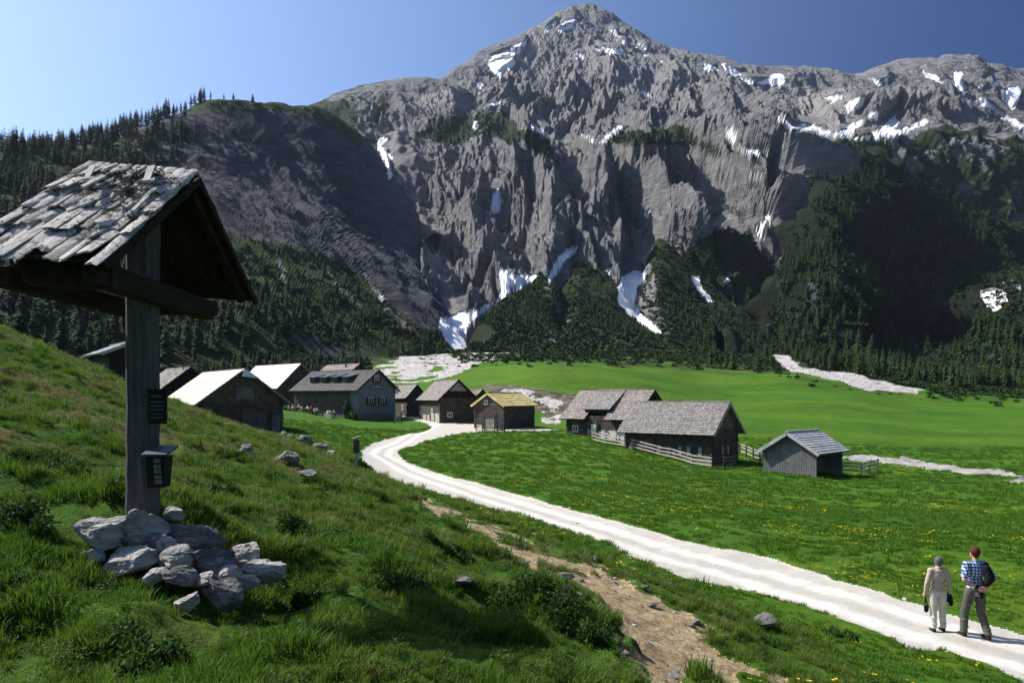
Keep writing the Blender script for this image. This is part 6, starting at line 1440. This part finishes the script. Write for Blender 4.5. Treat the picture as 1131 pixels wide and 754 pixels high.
# ================================================================ grass
def gn_scatter(name, pts, scl, protos, kind='stuff'):
    V = np.array(pts, np.float32); me = bpy.data.meshes.new(name); me.vertices.add(len(V)); me.vertices.foreach_set('co', V.ravel())
    at = me.attributes.new('s', 'FLOAT', 'POINT'); at.data.foreach_set('value', np.asarray(scl, np.float32)); me.update()
    o = link(name, me); c = bpy.data.collections.new(name+'_kinds')
    for p in protos: c.objects.link(p)
    g = bpy.data.node_groups.new(name, 'GeometryNodeTree'); g.interface.new_socket('Geometry', in_out='INPUT', socket_type='NodeSocketGeometry'); g.interface.new_socket('Geometry', in_out='OUTPUT', socket_type='NodeSocketGeometry')
    gi, go = g.nodes.new('NodeGroupInput'), g.nodes.new('NodeGroupOutput'); ip = g.nodes.new('GeometryNodeInstanceOnPoints'); ci = g.nodes.new('GeometryNodeCollectionInfo'); ci.inputs['Collection'].default_value = c; ci.inputs['Separate Children'].default_value = True; ci.inputs['Reset Children'].default_value = True
    ip.inputs['Pick Instance'].default_value = True
    na = g.nodes.new('GeometryNodeInputNamedAttribute'); na.data_type = 'FLOAT'; na.inputs[0].default_value = 's'
    rv = g.nodes.new('FunctionNodeRandomValue'); rv.data_type = 'FLOAT_VECTOR'; rv.inputs[0].default_value = (-.15, -.15, 0); rv.inputs[1].default_value = (.15, .15, 6.28)
    l = g.links.new; l(gi.outputs[0], ip.inputs['Points']); l(ci.outputs[0], ip.inputs['Instance']); l(na.outputs[0], ip.inputs['Scale']); l(rv.outputs[0], ip.inputs['Rotation']); l(ip.outputs[0], go.inputs[0])
    m = o.modifiers.new('scatter', 'NODES'); m.node_group = g; tag(o, kind=kind); return o
def grassmat(name, a, b, tip):
    t = NT(name, .7, .25); r_ = t.rand(); c = t.mix(r_, a, b); wv = t.coord('World'); n = t.ramp(t.noise(.9, 4, .6, wv), [(.4, 0), (.65, .8)])
    c = t.mix(n, c, tip); m = t.done(c); t.b.inputs['Subsurface Weight'].default_value = 0
    tr = t.n('BsdfTranslucent'); t.set(tr.inputs[0], c); mx = t.n('MixShader', i_0=.35); t.t.links.new(t.b.outputs[0], mx.inputs[1]); t.t.links.new(tr.outputs[0], mx.inputs[2]); t.t.links.new(mx.outputs[0], t.t.nodes['Material Output'].inputs[0]); return m
GR = grassmat('pasture_grass', (.048, .130, .008), (.10, .20, .017), (.15, .20, .028)); GD = grassmat('dry_grass', (.15, .15, .04), (.28, .23, .10), (.18, .18, .055)); GM_ = grassmat('meadow_grass', (.050, .140, .008), (.078, .185, .012), (.105, .195, .014))
def tuft(seed, mat, n=42, r=.085, h=(.05, .12), wd=.0042, lean=.6):
    rn = random.Random(seed); V, Fc = [], []
    for _ in range(n):
        a = rn.uniform(0, 6.28); q_ = r*math.sqrt(rn.random()); x, y = q_*math.cos(a), q_*math.sin(a); hh = rn.uniform(*h); b = rn.uniform(0, 6.28); ln = hh*rn.uniform(.1, lean); w2 = wd*rn.uniform(.7, 1.3)
        dx, dy = math.cos(b)*ln+x*.35, math.sin(b)*ln+y*.35; px_, py_ = -math.sin(b+.7)*w2, math.cos(b+.7)*w2; o = len(V)
        V += [(x-px_, y-py_, -.015), (x+px_, y+py_, -.015), (x+dx*.35+px_*.8, y+dy*.35+py_*.8, hh*.6), (x+dx*.35-px_*.8, y+dy*.35-py_*.8, hh*.6), (x+dx, y+dy, hh)]; Fc += [(o, o+1, o+2, o+3), (o+3, o+2, o+4)]
    me = bpy.data.meshes.new('grass_tuft'); me.from_pydata(V, [], Fc); me.update(); me.materials.append(mat); return bpy.data.objects.new('grass_tuft', me)
def leafy(seed, mat, n=70, r=.14, h=.13, ls=.016):
    rn = random.Random(seed); q = MB()
    for _ in range(n):
        a = rn.uniform(0, 6.28); d = math.sqrt(rn.random()); x, y = r*d*math.cos(a), r*d*math.sin(a); z = h*(1-d*d*.6)*rn.uniform(.35, 1.05); u = Vector((rn.gauss(0, 1), rn.gauss(0, 1), rn.gauss(0, .6))).normalized()*ls*rn.uniform(.7, 1.3); v = u.cross(Vector((rn.gauss(0, .5), rn.gauss(0, .5), 1))).normalized()*ls*.5; p = Vector((x, y, z)); q.quad(p-u, p+v, p+u, p-v)
    me = q.mesh('leafy_herb'); me.materials.append(mat); return bpy.data.objects.new('leafy_herb', me)
def inview(n, y0, y1, xr=(-.72, .72)):
    y = np.sqrt(rs.uniform(y0**2, y1**2, n)); return rs.uniform(*xr, n)*y, y
LEAFM = grassmat('herb_leaves', (.030, .075, .010), (.07, .14, .02), (.10, .16, .03))
gp_, gs_, dp_, ds_, lp_, ls_, mp_, ms_ = [], [], [], [], [], [], [], []
for n, y0, y1, s0 in ((19000, 2.0, 7, .50), (34000, 7, 16, .64), (28000, 16, 34, 1.08), (18000, 34, 62, 1.6)):
    x, y = inview(n, y0, y1); z, _ = ground_zv(x, y); hl = gmask(x, y, _hill); dr = gmask(x, y, _dry); rd = gmask(x, y, roadb+pathb*.93); keep = (rd < .25) & (hl > .12)
    clus = fbm(x/.5, y/.5, o=3, seed=201); keep &= clus > rs.uniform(.30, .66, n)
    for xx, yy, zz, d, c in zip(x[keep], y[keep], z[keep], dr[keep], clus[keep]):
        s = s0*rs.uniform(.6, 1.25)*(.7+c*.9); r_ = rs.rand()
        if r_ < d*.7: dp_.append((xx, yy, zz)); ds_.append(s*.9)
        elif r_ > .84-.16*(c > .55): lp_.append((xx, yy, zz)); ls_.append(s*.8)
        else: gp_.append((xx, yy, zz)); gs_.append(s*(.75+.5*(c > .6)))
for n, y0, y1, s0 in ((9000, 10, 22, 1.1), (16000, 22, 45, 1.8), (20000, 45, 110, 3.2)):
    x, y = inview(n, y0, y1); z, _ = ground_zv(x, y); hl = gmask(x, y, _hill); rd = gmask(x, y, roadb+pathb*.9); keep = (rd < .45) & (hl <= .3) & (gmask(x, y, _scrubm+grav) < .3) & (fbm(x/1.5, y/1.5, o=3, seed=202) > rs.uniform(.25, .6, n))
    mp_ += list(zip(x[keep], y[keep], z[keep])); ms_ += list(s0*rs.uniform(.5, 1.1, keep.sum()))
gn_scatter('grass', gp_, gs_, [tuft(i, GR) for i in range(6)]+[tuft(20+i, GR, 50, .07, (.08, .17), .004, .5) for i in range(2)])
gn_scatter('dry_grass', dp_, ds_, [tuft(40+i, GD, 36, .08, (.05, .13), .0035, .9) for i in range(4)])
gn_scatter('ground_cover', lp_, ls_, [leafy(i, LEAFM) for i in range(5)])
gn_scatter('meadow_grass', mp_, ms_, [tuft(60+i, GM_, 40, .10, (.03, .08), .006, .8) for i in range(4)])
print('tufts', len(gp_), len(dp_), len(lp_), len(mp_))
# flowers
YF = NT('dandelion', .7, .2).done((.62, .46, .01))
def flower(seed):
    rn = random.Random(seed); q = MB()
    for _ in range(3):
        x, y = rn.uniform(-.12, .12), rn.uniform(-.12, .12); q.tube((x, y, 0), (x, y, .09), .003, .002, 4, 1); q.tube((x, y, .085), (x, y, .098), .008, .024, 9, 0)
    me = q.mesh('dandelion'); me.materials.append(YF); me.materials.append(GM_); me.polygons.foreach_set('material_index', q.m); return bpy.data.objects.new('dandelion', me)
fp_, fs_ = [], []
for n, y0, y1, s0 in ((2200, 9, 26, .9), (7500, 26, 60, 1.1), (3000, 60, 110, 1.5)):
    x, y = inview(n, y0, y1); z, _ = ground_zv(x, y); rd = gmask(x, y, roadb+pathb); hl = gmask(x, y, _hill); f_ = fbm(x/6+3, y/5, o=3, seed=203)
    keep = (rd < .05) & (f_ > rs.uniform(.45, .72, n)) & (hl < rs.uniform(0, .9, n)); fp_ += list(zip(x[keep], y[keep], z[keep])); fs_ += list(s0*rs.uniform(.6, 1.2, keep.sum()))
gn_scatter('meadow_flowers', fp_, fs_, [flower(i) for i in range(4)])
# loose stones on path and road verge
def pebble(seed):
    bm = bmesh.new(); bmesh.ops.create_icosphere(bm, subdivisions=1, radius=.03); rn = random.Random(seed)
    for v in bm.verts: v.co = Vector((v.co.x*rn.uniform(.6, 1.4), v.co.y*rn.uniform(.6, 1.4), v.co.z*rn.uniform(.3, .8)))
    me = bpy.data.meshes.new('pebble'); bm.to_mesh(me); bm.free(); me.materials.append(M['boulder'] if seed % 2 else M['boulder_dark']); return bpy.data.objects.new('pebble', me)
x, y = inview(60000, 5, 40); z, _ = ground_zv(x, y); pb = gmask(x, y, pathb); rb = gmask(x, y, roadb); k = ((pb > .15) & (rs.rand(60000) < .42)) | ((rb > .1) & (rb < .75) & (rs.rand(60000) < .5)) | ((rb >= .75) & (rs.rand(60000) < .03))
pz = (.35+rs.pareto(2.6, k.sum())*.35).clip(0, 2.6); gn_scatter('pebbles', np.stack([x[k], y[k], z[k]], 1), pz, [pebble(i) for i in range(6)])
# scree blocks on the far gravel beds
x, y = inview(26000, 60, 420); z, _ = ground_zv(x, y); k = gmask(x, y, grav.astype(float)) > .5
if k.any(): gn_scatter('rubble', np.stack([x[k], y[k], z[k]], 1), (4+rs.pareto(2, k.sum())*3).clip(0, 20), [pebble(10+i) for i in range(5)])
# ================================================================ low shrubs on the near hillside
def shrub(label, px, py, w_, h_, seed, dens=900, y0=2.5):
    p = hit(px, py, y0, 60); rn = random.Random(seed); root = empty('low_shrub', p); tag(root, label, 'shrub', 'low alpine shrubs on the left hillside'); R_ = w_/2*p.y/F; H_ = h_*1.0*p.y/F
    ls = .019*max(1, p.y/8); dens = int(min(5200, dens*(R_/ls/16)**2*1.5+700)); q = MB(); st = MB()
    lob = [(rn.uniform(-.75, .75)*R_, rn.uniform(-.6, .6)*R_, rn.uniform(.35, 1)) for _ in range(9)]
    for _ in range(dens):
        lx, ly, lh = rn.choice(lob); d = Vector((rn.gauss(0, 1), rn.gauss(0, 1), abs(rn.gauss(0, 1)))).normalized()*rn.uniform(.55, 1); c = Vector((lx+d.x*R_*.36, ly+d.y*R_*.36, d.z*H_*lh*.95)); c.z += ground_z(p.x+c.x, p.y+c.y)-p.z
        u = (d+Vector((rn.gauss(0, .6), rn.gauss(0, .6), rn.gauss(0, .6)))).normalized()*ls*rn.uniform(.7, 1.4); v = u.cross(Vector((rn.gauss(0, 1), rn.gauss(0, 1), rn.gauss(0, 1)))).normalized()*ls*.45; q.quad(c-u, c+v, c+u, c-v)
    for lx, ly, lh in lob:
        for _ in range(3): a = Vector((lx*.5, ly*.5, -.03)); a.z += ground_z(p.x+a.x, p.y+a.y)-p.z; st.tube(a, a+Vector((lx*.5+rn.uniform(-.1, .1)*R_, ly*.5+rn.uniform(-.1, .1)*R_, H_*lh*.9)), .006, .003, 4)
    me = q.mesh('foliage'); link('foliage', me, SHR, root); st.build('stems', BARK, root)
SHR = grassmat('alpine_rose_leaves', (.014, .045, .006), (.035, .085, .012), (.065, .14, .018))
for i, a in enumerate(((52, 520, 130, 34, 'broad dark leafy shrub at the left edge, left of the shrine stones'), (20, 585, 90, 30, 'dark shrub low at the left frame edge'), (128, 545, 50, 22, 'small dark shrub just left of the shrine post'),
    (232, 548, 70, 20, 'bright leafy shrub right of the shrine offering box'), (345, 592, 90, 26, 'leafy shrub on the slope right of the stone heap'), (440, 655, 80, 34, 'dark shrub in the middle of the foreground slope'),
    (590, 668, 110, 34, 'broad shrub on top of the foreground hillock by the footpath'), (655, 705, 70, 26, 'shrub on the right flank of the foreground hillock'), (150, 738, 120, 30, 'leafy bright green shrub at the bottom left'),
    (330, 660, 60, 22, 'shrub beside the bare earth patch in the foreground'), (410, 590, 56, 14, 'small shrub among dry grass in the middle distance of the slope'), (250, 505, 44, 10, 'small shrub on the slope above the offering box'),
    (930, 704, 40, 12, 'small herb clump between road and footpath at the right'), (400, 517, 30, 12, 'dark juniper at the foot of the signpost'), (60, 660, 100, 26, 'dark cushion of leaves at the lower left'), (500, 610, 60, 16, 'low shrub left of the footpath on the slope'),
    (360, 540, 50, 10, 'low dark shrub below the flat speckled rock'), (170, 470, 40, 10, 'dark shrub on the hillside behind the plaque'))):
    shrub(a[4], *a[:4], seed=300+i)
# ================================================================ the air
HAZE = True
if HAZE:
    b = MB(); b.box(-4400, 4400, -4400, 4400, -14, 1420); hz_o = b.build('haze', [])
    m = bpy.data.materials.new('mountain_air'); m.use_nodes = True; t_ = m.node_tree; t_.nodes.clear(); o_ = t_.nodes.new('ShaderNodeOutputMaterial'); v_ = t_.nodes.new('ShaderNodeVolumePrincipled')
    v_.inputs['Color'].default_value = (.62, .76, 1, 1); v_.inputs['Density'].default_value = .000026; v_.inputs['Anisotropy'].default_value = .25
    t_.links.new(v_.outputs[0], o_.inputs['Volume']); hz_o.data.materials.append(m); tag(hz_o, kind='stuff')
